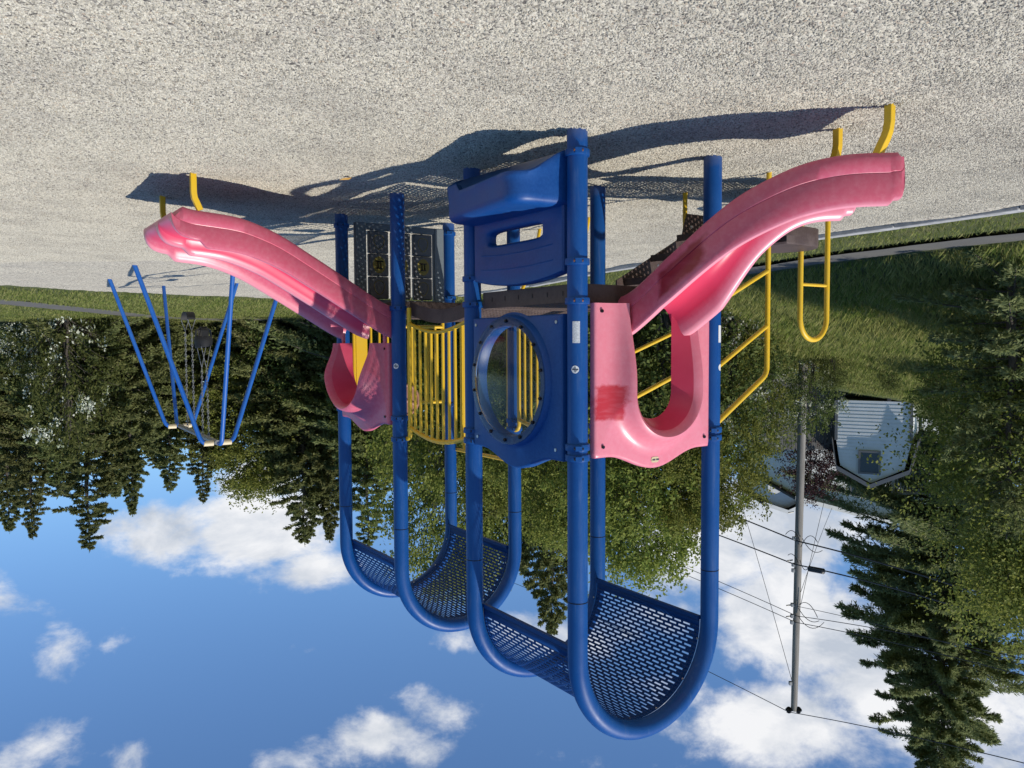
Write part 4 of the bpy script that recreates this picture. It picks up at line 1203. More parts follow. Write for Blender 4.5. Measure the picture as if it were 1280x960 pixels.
def broadleaf_mesh(name, H, Rc, nclus, nleaf, lsize, mat, seed, stem=0.3, trunk_r=0.1, clus=0.42, multi=1, base=0.12, mat2=None, frac2=0.0):
    rg = np.random.default_rng(seed)
    root = empty(name, (0, 0, 0))
    tr = MB(); cards = []; cards2 = []
    for st in range(multi):
        off = np.array([rg.normal(0, 0.25), rg.normal(0, 0.25), 0])*(0 if multi == 1 else Rc*0.6)
        lean = np.array([rg.normal(0, 0.06), rg.normal(0, 0.06), 1.0])
        k = 8; pts = [off*0.3 + off*0.7*i/k + lean*H*0.86*i/k + np.array([0.05*math.sin(i*1.9+st), 0.05*math.cos(i*2.3+st), -0.3 if i == 0 else 0]) for i in range(k+1)]
        tr.tube([tuple(p) for p in pts], [trunk_r*(1-0.88*i/k) + 0.008 for i in range(k+1)], 8)
        nc = nclus//multi
        for i in range(nc):
            f = base + (1-base)*((i+rg.uniform())/nc)**0.85
            prof = math.sin(math.pi*min(1, max(0.03, (f-base*0.4)/(1.06-base*0.4)))**0.75)**0.6
            ph = i*2.39996 + rg.uniform(-0.6, 0.6); rr = Rc*prof*math.sqrt(rg.uniform(0.12, 1.0))
            cpos = off + np.array([math.cos(ph)*rr, math.sin(ph)*rr, H*f*0.97 + rg.normal(0, 0.12)])
            fb = min(0.95, max(0.05, f - 0.16 - 0.12*rr/Rc)); j = fb*k/0.9; j0 = min(k-1, int(j)); b0 = pts[j0] + (pts[j0+1]-pts[j0])*(min(1, j-j0))
            mid = (b0+cpos)/2 + np.array([0, 0, 0.10*rr]) + rg.normal(0, 0.08, 3)
            tr.tube([tuple(p) for p in bez(b0, mid, cpos, 5)], [max(0.004, trunk_r*0.32*(1-0.2*q)*(1-f*0.6)) for q in range(5)], 5, cap=False)
            s = clus*rg.uniform(0.6, 1.25)
            n = int(nleaf*rg.uniform(0.6, 1.3))
            sub = rg.normal(0, 1, (max(3, n//14), 3))*s*np.array([1, 1, 0.65])
            P = cpos + sub[rg.integers(0, len(sub), n)] + rg.normal(0, 0.16, (n, 3))*s*1.3
            D = rg.normal(0, 1, (n, 3)) + np.array([0, 0, -0.35])
            q = rhombs(P, D, lsize, lsize*0.62, rg)
            if mat2 is not None and rg.uniform() < frac2: cards2.append(q)
            else: cards.append(q)
    tr.build('trunk', M['bark'], root)
    bulk('crown', np.concatenate(cards), 4, mat, root)
    if cards2: bulk('blossom', np.concatenate(cards2), 4, mat2, root)
    return root
def place(o, x, y, rz=0.0, s=1.0, sink=0.05):
    o.location = (x, y, hz(x, y) - sink); o.rotation_euler = (0, 0, rz); o.scale = (s, s, s)
    return o

# far conifers (photo left)
con = [conifer_mesh('conifer_tree', 11.2, 5.2, 190, 76, 8, 0.21, 0.082, M['conifer'], 11, low=0.03, droop=0.42),
       conifer_mesh('conifer_tree', 11.2, 4.5, 180, 70, 8, 0.20, 0.078, M['conifer'], 12, low=0.03, droop=0.5),
       conifer_mesh('conifer_tree', 11.2, 5.8, 200, 80, 8, 0.21, 0.085, M['conifer'], 13, low=0.02, droop=0.36)]
con += [conifer_mesh('conifer_tree', 11.2, 5.4, 150, 84, 8, 0.20, 0.08, M['conifer'], 14, low=0.02, droop=0.55, open_=0.25),
        conifer_mesh('conifer_tree', 11.2, 4.9, 210, 66, 8, 0.21, 0.08, M['conifer'], 15, low=0.02, droop=0.30, power=1.1)]
used = [False]*5
CG = 'conifers along the far edge of the field'
def put_conifer(k, px, ptop, Y, label, wid=1.0):
    o = con[k] if not used[k] else copy_tree(con[k])
    used[k] = True
    p = at(px, ptop, Y); zg = hz(p[0], Y)
    s = (p[2]-zg)/11.2
    o.location = (p[0], Y, zg-0.1); o.rotation_euler = (0, 0, random.uniform(0, 6.28)); o.scale = (s*wid, s*wid, s)
    tag(o, label, 'tree', CG)
L_ = [
 (0, 112, 692, 37, 'broad dark conifer whose tip reaches farthest into the sky left of the swings', 1.15),
 (1, 41, 677, 39, 'slim conifer with a narrow pointed tip next to the left photo edge', 0.85),
 (2, 12, 668, 41, 'dark conifer cut by the left photo edge, its tip in the blue sky', 0.9),
 (1, 166, 648, 38, 'slender conifer tip between the broadest tree and the swing frame', 0.95),
 (0, 213, 618, 43, 'short conifer tip beside the white cloud, behind the far swing legs', 1.0),
 (1, 254, 632, 44, 'narrow conifer spire right behind the swing chains', 0.9),
 (2, 70, 610, 36, 'low wide conifer standing in front of the slim left tree', 1.25),
 (0, 190, 575, 43, 'low conifer behind the raised blue legs of the swing frame', 1.3),
 (2, 381, 684, 43, 'tall dark conifer rising beside the arched post of the far tower', 1.0),
 (1, 412, 680, 43.5, 'tall thin conifer half hidden behind the leftmost blue post', 1.0),
 (0, 350, 600, 43, 'lower conifer leaning against the tall dark pair by the far tower', 1.1),
 (2, 300, 520, 44, 'small conifer behind the right legs of the swing frame', 1.3),
 (1, 460, 690, 40, 'dark conifer seen between the first two posts of the far tower', 1.1),
 (0, -40, 640, 38, 'conifer mostly outside the left photo edge', 1.1),
 (2, 690, 800, 32, 'dark drooping conifer showing between the two mesh roofs', 0.8),
 (1, 655, 725, 34, 'dark conifer behind the far right post of the far tower', 0.9),
 (0, 440, 600, 42, 'bushy conifer low behind the pink hood of the double slide', 1.2),
 (1, 535, 640, 39, 'dark conifer behind the yellow bridge railing', 1.1),
 (2, 800, 620, 36, 'dark conifer in the shade behind the near pink hood', 1.2),
 (2, 20, 615, 45, 'back-row conifer filling the gap between the left photo edge and slim tree', 1.5), (0, 80, 622, 45, 'back-row conifer top showing between the slim tree and the broadest conifer', 1.5), (1, 145, 625, 46, 'back-row conifer filling the gap left of the swing legs', 1.6), (2, 200, 590, 45, 'back-row conifer behind the swing apex', 1.5),
 (0, 270, 590, 46, 'back-row conifer behind the right swing legs', 1.5), (2, 345, 605, 46, 'back-row conifer under the yellow-green tree', 1.5), (1, 400, 635, 46, 'back-row conifer behind the tall dark pair', 1.6), (0, 500, 620, 46, 'back-row conifer behind the double slide post', 1.6),
 (2, 580, 600, 44, 'back-row conifer behind the bubble panel edge', 1.6), (0, 740, 600, 40, 'back-row conifer behind the near tower posts', 1.6), (1, 860, 580, 40, 'back-row conifer in the gap beside the near hood', 1.6),
 (0, 118, 520, 35, 'dark low conifer at the edge of the grass left of the swing frame', 1.4),
]
for q, a in enumerate(L_): put_conifer((a[0] if q % 3 else (3, 4)[q//3 % 2]), *a[1:])

# pale broadleaf trees behind the play structure
bl = [broadleaf_mesh('broadleaf_tree', 8.0, 2.7, 210, 290, 0.105, M['leaf'], 31, trunk_r=0.12, base=0.04),
      broadleaf_mesh('broadleaf_tree', 8.0, 3.0, 220, 290, 0.105, M['leaf'], 32, trunk_r=0.10, multi=2, base=0.04)]
usedb = [False]*2
def put_broad(k, px, ptop, Y, label, wid=1.0):
    o = bl[k] if not usedb[k] else copy_tree(bl[k])
    usedb[k] = True
    p = at(px, ptop, Y); zg = hz(p[0], Y); s = (p[2]-zg)/8.0
    o.location = (p[0], Y, zg-0.1); o.rotation_euler = (0, 0, random.uniform(0, 6.28)); o.scale = (s*wid, s*wid, s)
    tag(o, label, 'tree', 'broadleaf trees behind the play structure')
for a in [(0, 800, 725, 22.5, 'pale green broadleaf tree crown under the near mesh roof', 1.0),
          (1, 858, 668, 21.5, 'light green leafy tree right of the near tower, beside the utility pole', 0.85),
          (1, 560, 745, 34, 'light green broadleaf tree seen through the arches of the far tower', 0.75),
          (0, 322, 622, 45, 'bright yellow-green tree by the white cloud right of the swings', 1.1),
          (0, 625, 640, 31, 'pale green leafy tree behind the round bubble window', 0.9),
          (1, 715, 690, 28, 'leafy tree behind the near blue post', 0.9),
          (0, 470, 600, 41, 'green broadleaf tree between the first posts of the far tower', 0.9)]: put_broad(*a)

# undergrowth and blossom bushes
sh = broadleaf_mesh('leafy_bush', 2.6, 1.35, 60, 130, 0.085, M['leaf_dark'], 41, trunk_r=0.035, multi=4, base=0.03, clus=0.34)
bb = broadleaf_mesh('blossom_bush', 2.8, 1.3, 60, 130, 0.08, M['leaf_dark'], 42, trunk_r=0.035, multi=3, base=0.05, clus=0.34, mat2=M['blossom'], frac2=0.16)
us = [False, False]
def put_bush(kind, px, ptop, Y, label, wid=1.0, grp=None):
    src = (sh, bb)[kind]; o = src if not us[kind] else copy_tree(src); us[kind] = True
    p = at(px, ptop, Y); zg = hz(p[0], Y); s = max(0.3, (p[2]-zg)/2.7)
    o.location = (p[0], Y, zg-0.1); o.rotation_euler = (0, 0, random.uniform(0, 6.28)); o.scale = (s*wid, s*wid, s)
    tag(o, label, 'bush', ('dark bushes under the trees', 'white blossom bushes')[kind])
for a in [(1, 45, 480, 33, 'white flowering bush low at the left photo edge', 1.0), (1, 85, 560, 33, 'white flowering bush under the broadest conifer', 0.7),
          (1, 178, 540, 43, 'white flowering bush behind the left swing legs', 0.6), (1, 912, 545, 20, 'white flowering bush beside the near tower handrail', 0.8),
          (1, 962, 560, 25.5, 'white flowering bush at the foot of the utility pole', 0.8), (1, 1014, 535, 23.0, 'white flowering bush just right of the utility pole', 0.8),
          (0, 745, 520, 25, 'dark bush low behind the near blue post', 1.2), (0, 830, 540, 20.5, 'dark bush seen through the near pink hood', 1.2), (0, 680, 500, 29.5, 'dark bush behind the bubble window', 1.3),
          (0, 600, 500, 33, 'dark bush behind the blue panel edge', 1.3), (0, 530, 500, 38, 'dark bush behind the yellow railing', 1.3), (0, 450, 500, 42, 'dark bush behind the far pink hood', 1.3),
          (0, 365, 500, 42.5, 'dark bush right of the swing legs', 1.3), (0, 1112, 494, 21.5, 'green bush on the bank in front of the grey shed', 0.9), (0, 1172, 535, 20, 'green bush on the bank below the shed corner', 0.6),
          (0, 1200, 560, 19, 'green bush on the bank beside the near spruce', 0.9), (0, 1040, 490, 22, 'small green sapling bush on the bank left of the shed', 0.8), (0, 935, 490, 25, 'green bush on the hilltop behind the yellow handrail', 1.1),
          (0, 880, 520, 22, 'green bush between the near tower and the handrail', 1.0)]: put_bush(*a)
# near spruce and its neighbour on the photo's right
ns = conifer_mesh('spruce_tree', 17.0, 7.0, 380, 150, 13, 0.21, 0.052, M['spruce'], 21, low=0.11, droop=0.48, open_=0.1, power=0.66, tw=0.33)
p = at(1176, 960, 34.0); place(ns, p[0], 34.0, 0.6, 1.0, 0.1)
tag(ns, 'tallest spruce with feathery sprays behind the shed, its tip cut by the photo edge', 'tree')
hm = broadleaf_mesh('hemlock_tree', 5.2, 1.75, 190, 420, 0.058, M['leaf'], 51, trunk_r=0.09, base=0.03, clus=0.40)
p = at(1312, 812, 12.2); place(hm, p[0], 12.2, 0.3, (p[2]-hz(p[0], 12.2))/5.2, 0.1)
tag(hm, 'bushy light green tree at the right photo edge in front of the spruce', 'tree')
hm2 = conifer_mesh('fir_tree', 5.5, 2.2, 130, 40, 11, 0.13, 0.036, M['spruce'], 22, low=0.03, droop=0.28, power=0.6)
p = at(1250, 620, 10.9); place(hm2, p[0]-0.55, 11.6, 1.2, 0.72, 0.1)
tag(hm2, 'low young fir sweeping over the grass bank at the right photo edge', 'tree')
mt = broadleaf_mesh('maroon_tree', 4.2, 1.5, 70, 150, 0.10, M['maroon'], 61, trunk_r=0.06, base=0.1)
p = at(1015, 622, 31); place(mt, p[0], 31, 0, 0.75)
mt.location.z = p[2] - 4.2*0.75
tag(mt, 'dark maroon-leaved small tree between the pole and the shed', 'tree')

# ------------------------------------------------------------------ grass blades
def grass():
    rg = np.random.default_rng(5)
    def scatter(n, x0, x1, y0, y1):
        return rg.uniform(x0, x1, n), rg.uniform(y0, y1, n)
    Vs = []
    def add(x, y, hgt, wid, lean):
        n = len(x); z = ground_z(x, y) - 0.01
        ph = rg.uniform(0, 6.283, n); h = hgt*rg.uniform(0.5, 1.35, n); w = wid*rg.uniform(0.7, 1.3, n)
        d = np.stack([np.cos(ph), np.sin(ph), np.zeros(n)], 1); s = np.stack([-np.sin(ph), np.cos(ph), np.zeros(n)], 1)
        b = np.stack([x, y, z], 1); u = np.array([0, 0, 1.0])
        ln = (lean*rg.uniform(0.2, 1.3, n)*h)[:, None]
        mid = b + u*(h*0.6)[:, None] + d*ln*0.35; tip = b + u*h[:, None] + d*ln
        Vs.append(np.stack([b - s*w[:, None]/2, b + s*w[:, None]/2, mid + s*w[:, None]*0.35, tip, ][:4], 1))
    x, y = scatter(240000, -15, 0, 6, 27)
    ok = (~inpoly(x, y, OUT)) & (seg_dist(x, y, PATH) > 0.68); x, y = x[ok], y[ok]
    clump = 0.5 + 0.5*np.sin(1.7*x+0.9*y+np.sin(y*2.1))*np.sin(1.3*y-0.6*x)
    add(x, y, 0.10 + 0.14*clump*np.clip(seg_dist(x, y, PATH)/3, 0, 1), 0.011, 0.6)
    x, y = scatter(90000, -9, 3, 5, 25)
    ok = inpoly(x, y, OUT) & (seg_dist(x, y, PATH) > 0.62) & (~inpoly(x, y, GRAVEL)) & (seg_dist(x, y, GRAVEL, True) > 0.08); x, y = x[ok], y[ok]
    add(x, y, np.full(len(x), 0.055), 0.012, 0.8)
    x, y = scatter(120000, 1, 20, 15, 41)
    ok = (~inpoly(x, y, GRAVEL)) & (seg_dist(x, y, GRAVEL, True) > 0.1) & (seg_dist(x, y, PATH) > 0.85); x, y = x[ok], y[ok]
    add(x, y, np.full(len(x), 0.08), 0.022, 0.8)
    o = bulk('grass', np.concatenate(Vs), 4, M['grassblade'])
    tag(o, 'green grass on the bank and along the path', 'grass', kind='stuff')
grass()

# ------------------------------------------------------------------ loose pebbles over the nearer gravel
def pebbles():
    P = [(-2.4, 2.2), (2.4, 2.2), (6.0, 8.0), (8.6, 12.5), (-2.4, 12.5), (-3.7, 9.7), (-5.2, 7.0)]
    o = sheet('loose_pebbles', np.arange(-6, 9, 0.06), np.arange(2, 13, 0.06), lambda x, y: gravel_z(x, y) - 0.001, M['pebble'], lambda x, y: inpoly(x, y, P))
    ng = bpy.data.node_groups.new('pebble_scatter', 'GeometryNodeTree')
    ng.interface.new_socket('Geometry', in_out='INPUT', socket_type='NodeSocketGeometry')
    ng.interface.new_socket('Geometry', in_out='OUTPUT', socket_type='NodeSocketGeometry')
    N, L = ng.nodes, ng.links
    gi, go = N.new('NodeGroupInput'), N.new('NodeGroupOutput')
    dp = N.new('GeometryNodeDistributePointsOnFaces'); dp.inputs['Density'].default_value = 6500; dp.inputs['Seed'].default_value = 3
    L.new(gi.outputs[0], dp.inputs['Mesh'])
    ico = N.new('GeometryNodeMeshIcoSphere'); ico.inputs['Radius'].default_value = 1.0; ico.inputs['Subdivisions'].default_value = 2
    sp = N.new('GeometryNodeSetPosition')
    nz = N.new('ShaderNodeTexNoise'); nz.inputs['Scale'].default_value = 0.9
    pos = N.new('GeometryNodeInputPosition')
    sb = N.new('ShaderNodeVectorMath'); sb.operation = 'SUBTRACT'; sb.inputs[1].default_value = (0.5, 0.5, 0.5)
    L.new(pos.outputs[0], nz.inputs['Vector']); L.new(nz.outputs['Color'], sb.inputs[0])
    L.new(ico.outputs['Mesh'], sp.inputs['Geometry']); L.new(sb.outputs[0], sp.inputs['Offset'])
    ss = N.new('GeometryNodeSetShadeSmooth'); L.new(sp.outputs[0], ss.inputs[0])
    smn = N.new('GeometryNodeSetMaterial'); smn.inputs['Material'].default_value = M['pebble']; L.new(ss.outputs[0], smn.inputs['Geometry'])
    io = N.new('GeometryNodeInstanceOnPoints')
    L.new(dp.outputs['Points'], io.inputs['Points']); L.new(smn.outputs[0], io.inputs['Instance'])
    rv = N.new('FunctionNodeRandomValue'); rv.data_type = 'FLOAT_VECTOR'
    rv.inputs[0].default_value = (0, 0, 0); rv.inputs[1].default_value = (6.28, 6.28, 6.28)
    L.new(rv.outputs[0], io.inputs['Rotation'])
    rs = N.new('FunctionNodeRandomValue'); rs.data_type = 'FLOAT_VECTOR'
    rs.inputs[0].default_value = (0.0036, 0.0032, 0.0026); rs.inputs[1].default_value = (0.0098, 0.0082, 0.0065)
    rs.inputs['Seed'].default_value = 5
    L.new(rs.outputs[0], io.inputs['Scale'])
    L.new(io.outputs[0], go.inputs[0])
    md = o.modifiers.new('scatter', 'NODES'); md.node_group = ng
    tag(o, 'loose beige and grey pebbles covering the nearer gravel', 'pebbles', kind='stuff')
    # follow the gravel's relief
    return o
pebbles()
lf = MB(); p = at(440, 208, 6.2); p[2] = 0.03
lf.add([(p[0], p[1], p[2]), (p[0]+0.03, p[1]+0.02, p[2]+0.012), (p[0]+0.07, p[1], p[2]+0.004), (p[0]+0.03, p[1]-0.025, p[2]+0.006), (p[0]+0.1, p[1]-0.005, p[2]+0.02)], [(0, 1, 2, 3), (2, 1, 4)])
tag(lf.build('fallen_leaf', M['dry']), 'small dry yellow leaf lying on the gravel', 'leaf')

# ------------------------------------------------------------------ shed, fence, houses
def frame_at(px0, px1, Y0, Y1):
    a = at(px0, 480, Y0); b = at(px1, 480, Y1)
    u = np.array([a[0]-b[0], a[1]-b[1], 0]); w = np.linalg.norm(u); u /= w
    return b, u, w                # b: the end that is on the photo's right
def shed():
    Y = 28.0
    e0, e1 = at(1047, 512, Y), at(1140, 512, Y)     # photo left / right wall corners
    ux = np.array([e0[0]-e1[0], 0, 0]); W = abs(ux[0]); u = np.array([1.0, 0, 0]); o = np.array([e1[0], Y, 0])
    zb = float(e0[2])-0.25; zeave = float(at(1050, 555, Y)[2]); zmid = float(at(1055, 588, Y)[2]); zt = float(at(1090, 608, Y)[2])
    D = 3.2; ra = R(30); k0 = -(1047-640)/FPX
    W = (k0*Y - o[0])/(math.cos(ra) - k0*math.sin(ra))
    r = empty('garden_shed', (o[0], o[1], zb), ra)
    tag(r, 'grey clapboard shed with gambrel roof and one window on the bank', 'shed')
    P = [(0, 0), (W, 0), (W, zeave-zb), (W*0.94, zmid-zb), (W*0.52, zt-zb), (W*0.08, zmid-zb), (0, zeave-zb)]
    body = MB(); f = [(x, 0, z) for x, z in P]; g = [(x, D, z) for x, z in P]
    body.grid([f, g], closev=True); body.poly(f); body.poly(g, flip=True)
    # clapboards: overlapping boards clipped to the gable outline
    def width(z):
        zs = [0, zeave-zb, zmid-zb, zt-zb]; l = np.interp(z, zs, [0, 0, W*0.08, W*0.52]); h = np.interp(z, zs, [W, W, W*0.94, W*0.52]); return l, h
    z = 0.0
    while z < zt-zb-0.1:
        l0, h0 = width(z); l1, h1 = width(z+0.13)
        body.add([(l0, -0.022, z), (h0, -0.022, z), (h1, -0.012, z+0.13), (l1, -0.012, z+0.13), (l0, -0.002, z), (h0, -0.002, z)], [(0, 1, 2, 3), (4, 5, 1, 0)])
        z += 0.13
    body.build('wall', M['siding'], r, smooth=False)
    rf = MB()
    outl = [(W+0.12, zeave-zb-0.05), (W*0.96+0.06, zmid-zb+0.06), (W*0.52, zt-zb+0.09), (W*0.04-0.06, zmid-zb+0.06), (-0.22, zeave-zb-0.08)]
    for i in range(4):
        (x0, z0), (x1, z1) = outl[i], outl[i+1]
        rf.add([(x0, -0.18, z0), (x1, -0.18, z1), (x1, D+0.2, z1), (x0, D+0.2, z0), (x0, -0.18, z0+0.07), (x1, -0.18, z1+0.07), (x1, D+0.2, z1+0.07), (x0, D+0.2, z0+0.07)], [(0,1,2,3),(7,6,5,4),(0,4,5,1),(1,5,6,2),(2,6,7,3),(3,7,4,0)])
    rf.build('roof', M['shingle'], r, smooth=False)
    tm = MB()
    for i in range(4):
        (x0, z0), (x1, z1) = outl[i], outl[i+1]
        tm.add([(x0, -0.20, z0-0.08), (x1, -0.20, z1-0.08), (x1, -0.20, z1+0.075), (x0, -0.20, z0+0.075), (x0, -0.183, z0-0.08), (x1, -0.183, z1-0.08), (x1, -0.183, z1+0.075), (x0, -0.183, z0+0.075)], [(0,1,2,3),(4,7,6,5),(0,4,5,1),(3,2,6,7)])
    for x in (0, W): tm.box((x-0.05, -0.06, 0), (x+0.05, -0.037, zeave-zb))
    tm.build('trim', M['trim'], r, smooth=False)
    wx0, wx1 = W*0.42, W*0.66; wz0, wz1 = float(at(1090, 569, Y)[2])-zb, float(at(1090, 594, Y)[2])-zb
    wf = MB()
    t = 0.07
    wf.box((wx0-t, -0.09, wz0-t), (wx1+t, -0.03, wz0)); wf.box((wx0-t, -0.09, wz1), (wx1+t, -0.03, wz1+t)); wf.box((wx0-t, -0.09, wz0), (wx0, -0.03, wz1)); wf.box((wx1, -0.09, wz0), (wx1+t, -0.03, wz1))
    wo = wf.build('window', M['trim'], r, smooth=False)
    pn = MB(); pn.box((wx0, -0.06, wz0), (wx1, -0.045, wz1)); pn.build('pane', M['glass'], wo, smooth=False)
    bs = MB()
    for x in (0.1, W-0.1): bs.box((x-0.06, 0.05, -1.0), (x+0.06, 0.17, 0.0))
    bs.tube([(0.4, -0.06, -1.1), (W*0.3, -0.06, -0.02)], 0.06, square=True)
    bs.build('stilts', M['fence'], r, smooth=False)
shed()
def board_fence():
    Y = 30.0; a, b = at(1050, 500, Y), at(940, 500, Y)
    z0, z1 = float(at(1020, 480, Y)[2]), float(at(1020, 562, Y)[2])
    r = empty('board_fence', (a[0], Y, z0)); tag(r, 'dark grey vertical board fence between the shed and the utility pole', 'fence')
    W = b[0]-a[0]
    mb = MB(); n = int(W/0.15)
    for i in range(n): mb.box((W*i/n+0.006, 0, -0.4), (W*(i+1)/n-0.006, 0.025, z1-z0 + 0.02*math.sin(i*3.7)))
    mb.build('boards', M['fence'], r, smooth=False)
    rl = MB()
    for z in (0.3, (z1-z0)*0.85): rl.box((0, 0.027, z), (W, 0.07, z+0.09))
    rl.build('rails', M['fence'], r, smooth=False)
board_fence()
def deck_rail():
    Y = 33.5; a, b = at(1215, 600, Y), at(1118, 600, Y)
    z0, z1 = float(at(1150, 592, Y)[2]), float(at(1150, 618, Y)[2])
    r = empty('deck_railing', (a[0], Y, z0)); tag(r, 'white baluster deck railing behind the shed roof', 'railing')
    W = b[0]-a[0]; mb = MB()
    for i in range(int(W/0.13)): mb.box((i*0.13, 0, 0), (i*0.13+0.05, 0.04, z1-z0-0.1))
    mb.build('balusters', M['rail_white'], r, smooth=False)
    t = MB(); t.box((0, -0.02, z1-z0-0.1), (W, 0.06, z1-z0)); t.box((0, -0.02, -0.12), (W, 0.06, -0.002)); t.build('handrail', M['rail_white'], r, smooth=False)
    ps = MB()
    for x in np.linspace(0, W, 4): ps.box((x-0.05, 0.045, hz(a[0]+x, Y)-z0-0.2), (x+0.05, 0.14, z1-z0-0.002))
    ps.build('posts', M['rail_white'], r, smooth=False)
deck_rail()
def house(name, label, pxl, pxr, zeave_py, ridge_px, ridge_py, Y, depth, win=None):
    e0, e1 = at(pxl, zeave_py[0], Y), at(pxr, zeave_py[1], Y)
    x0, x1 = e1[0], e0[0]; W = x1-x0; rp = at(ridge_px, ridge_py, Y)
    zb = hz(x0, Y) - 0.5
    r = empty(name, (x0, Y, zb)); tag(r, label, 'house')
    xr, zr = rp[0]-x0, rp[2]-zb; zl, zrr = e1[2]-zb, e0[2]-zb
    P = [(0, 0), (W, 0), (W, zrr), (xr, zr), (0, zl)]
    mb = MB(); f = [(x, 0, z) for x, z in P]; g = [(x, depth, z) for x, z in P]
    mb.grid([f, g], closev=True); mb.poly(f); mb.poly(g, flip=True); mb.build('wall', M['white'], r, smooth=False)
    rf = MB(); tm = MB()
    for (xa, za, xb, zb2) in ((W+0.45, zrr-0.08, xr, zr+0.1), (xr, zr+0.1, -0.45, zl-0.08)):
        rf.add([(xa, -0.5, za), (xb, -0.5, zb2), (xb, depth+0.5, zb2), (xa, depth+0.5, za), (xa, -0.5, za+0.12), (xb, -0.5, zb2+0.12), (xb, depth+0.5, zb2+0.12), (xa, depth+0.5, za+0.12)], [(0,1,2,3),(7,6,5,4),(0,4,5,1),(1,5,6,2),(2,6,7,3),(3,7,4,0)])
        tm.add([(xa, -0.53, za-0.12), (xb, -0.53, zb2-0.12), (xb, -0.53, zb2+0.13), (xa, -0.53, za+0.13), (xa, -0.503, za-0.12), (xb, -0.503, zb2-0.12), (xb, -0.503, zb2+0.13), (xa, -0.503, za+0.13)], [(0,1,2,3),(4,7,6,5),(0,4,5,1),(3,2,6,7)])
    rf.build('roof', M['shingle'], r, smooth=False); tm.build('fascia', M['white'], r, smooth=False)
    for (ax, ay, bx, by) in win or []:
        w0, w1 = at(bx, ay, Y), at(ax, by, Y)
        q = MB(); q.box((w0[0]-x0-0.08, -0.05, w0[2]-zb-0.08), (w1[0]-x0+0.08, -0.005, w1[2]-zb+0.08)); wo = q.build('window', M['trim'], r, smooth=False)
        q = MB(); q.box((w0[0]-x0, -0.062, w0[2]-zb), (w1[0]-x0, -0.052, w1[2]-zb)); q.build('pane', M['glass'], wo, smooth=False)
house('white_house', 'white house with low gable roof behind the shed', 1000, 1215, (622, 622), 1105, 648, 46, 8, [(1064, 598, 1072, 616), (1085, 600, 1092, 614)])
house('white_house', 'white gable corner of a house left of the utility pole', 960, 996, (629, 629), 982, 636, 52, 7)

# ------------------------------------------------------------------ utility pole and cables
PY = 24.0
pb, pt = at(1004, 468, PY), at(992.5, 888, PY)
pole = empty('utility_pole', (pb[0], PY, hz(pb[0], PY)-0.2))
tag(pole, 'tall weathered wooden utility pole on the hilltop', 'utility pole')
mb = MB(); po = np.array(pole.location)
mb.tube([(0, 0, 0)] + [tuple((pb + (pt-pb)*t) - po) for t in np.linspace(0.0, 1, 10)], [0.135] + list(np.linspace(0.13, 0.095, 10)), 14)
mb.build('pole_shaft', M['pole'], pole)
def rel(px, py, dy=0.0): return tuple(at(px, py, PY+dy) - po)
for px, dz in ((986, 0), (998, 0)):
    c = np.array(rel(px, 888, -0.02))
    MB().lathe([(0.01, -0.12), (0.05, -0.10), (0.10, -0.04), (0.105, 0.0), (0.06, 0.03), (0.07, 0.06), (0.02, 0.09), (0.0, 0.09)], tuple(c), 14).build('insulator', M['bolt'], pole)
for py in (673, 706, 713, 756, 770, 778, 854):
    c = rel(lerp(1003, 992.5, (py-468)/420)-5, py, -0.12); MB().box((c[0]-0.03, c[1]-0.05, c[2]-0.05), (c[0]+0.05, c[1]+0.05, c[2]+0.05)).build('bracket', M['steel'], pole)
for py in (640, 700, 756, 770): tb([rel(1000-(py-600)*0.02-7, py, -0.1), rel(1000-(py-600)*0.02-14, py+1, -0.1)], 0.02, 6).build('bracket', M['steel'], pole)
for (x0, y0, x1, y1, sag) in ((1003, 673, 1028, 688, 9), (1001, 684, 1022, 678, -12), (1000, 700, 1012, 706, 10), (999, 756, 1022, 772, -10), (998, 760, 1024, 776, 8), (998, 770, 1030, 778, 12), (982, 668, 1000, 676, -9), (985, 694, 998, 704, -6)):
    a_, b_ = np.array(rel(x0, y0, -0.15)), np.array(rel(x1, y1, -0.6)); m_ = (a_+b_)/2 + np.array([0, 0, sag*0.045])
    tb([tuple(q) for q in bez(a_, m_, b_, 10)], 0.010, 6).build('jumper_wire', M['cable'], pole)
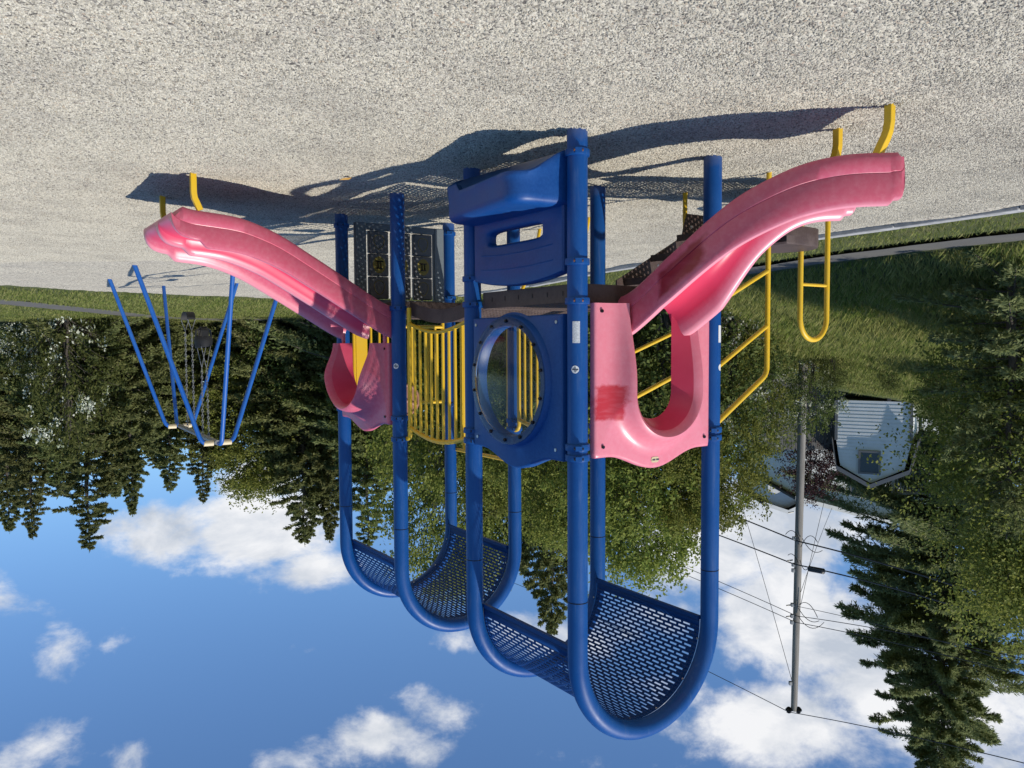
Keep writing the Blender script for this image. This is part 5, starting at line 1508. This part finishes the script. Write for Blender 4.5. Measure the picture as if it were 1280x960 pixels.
def cable(name, label, pts, rad, cat='cable', grp='overhead cables at the utility pole'):
    """pts: (px, py, depth); sagging spans between them"""
    W = [at(*p) for p in pts]; out = []
    for i in range(len(W)-1):
        for t in np.linspace(0, 1, 16, endpoint=(i == len(W)-2)):
            p = W[i] + (W[i+1]-W[i])*t; p = p.copy(); p[2] -= 0.010*np.linalg.norm(W[i+1]-W[i])*4*t*(1-t)
            out.append(tuple(p))
    mb = MB(); mb.tube(out, rad*0.8, 7); o = mb.build(name, M['cable']); tag(o, label, cat, grp); return o
cable('overhead_cable', 'thick black cable fixed lowest on the utility pole', [(760, 590, 34), (995, 676, PY-0.15), (1300, 768, 15)], 0.026)
cable('overhead_cable', 'thick black cable with a splice box beside the pole', [(720, 610, 34), (992, 705, PY-0.15), (1300, 790, 15.5)], 0.024)
cable('overhead_cable', 'upper of the two thin cables halfway up the pole', [(700, 650, 36), (996, 770, PY-0.12), (1300, 828, 17)], 0.013)
cable('overhead_cable', 'middle of the thin cables halfway up the pole', [(700, 660, 36), (995, 778, PY-0.12), (1300, 850, 17)], 0.013)
cable('overhead_cable', 'thin cable just above the splice box level', [(997, 758, PY-0.12), (1300, 838, 16)], 0.010)
cable('overhead_cable', 'single top cable tied to the insulators at the pole tip', [(620, 720, 40), (986, 890, PY-0.02), (1400, 985, 15)], 0.014)
cable('guy_wire', 'thin guy wire running from the pole top towards the trees', [(918, 600, 27), (991, 855, PY)], 0.010, 'wire', 'thin wires on the utility pole')
cable('guy_wire', 'thin service wires dropping from the pole towards the white house', [(1030, 628, 30), (1001, 756, PY-0.1)], 0.010, 'wire', 'thin wires on the utility pole')
cable('guy_wire', 'second service wire dropping beside the first towards the house roof', [(1040, 635, 32), (1001, 740, PY-0.1)], 0.009, 'wire', 'thin wires on the utility pole')
sb = MB(); c0, c1 = at(1010, 710.5, PY-0.6), at(1031, 714.5, PY-1.1)
sb.tube([tuple(c0), tuple(c0+(c1-c0)*0.08), tuple(c0+(c1-c0)*0.92), tuple(c1)], [0.03, 0.085, 0.085, 0.03], 12)
tag(sb.build('splice_box', M['cable'], angle=40), 'black cylindrical splice box hanging on the cable right of the pole', 'splice box')
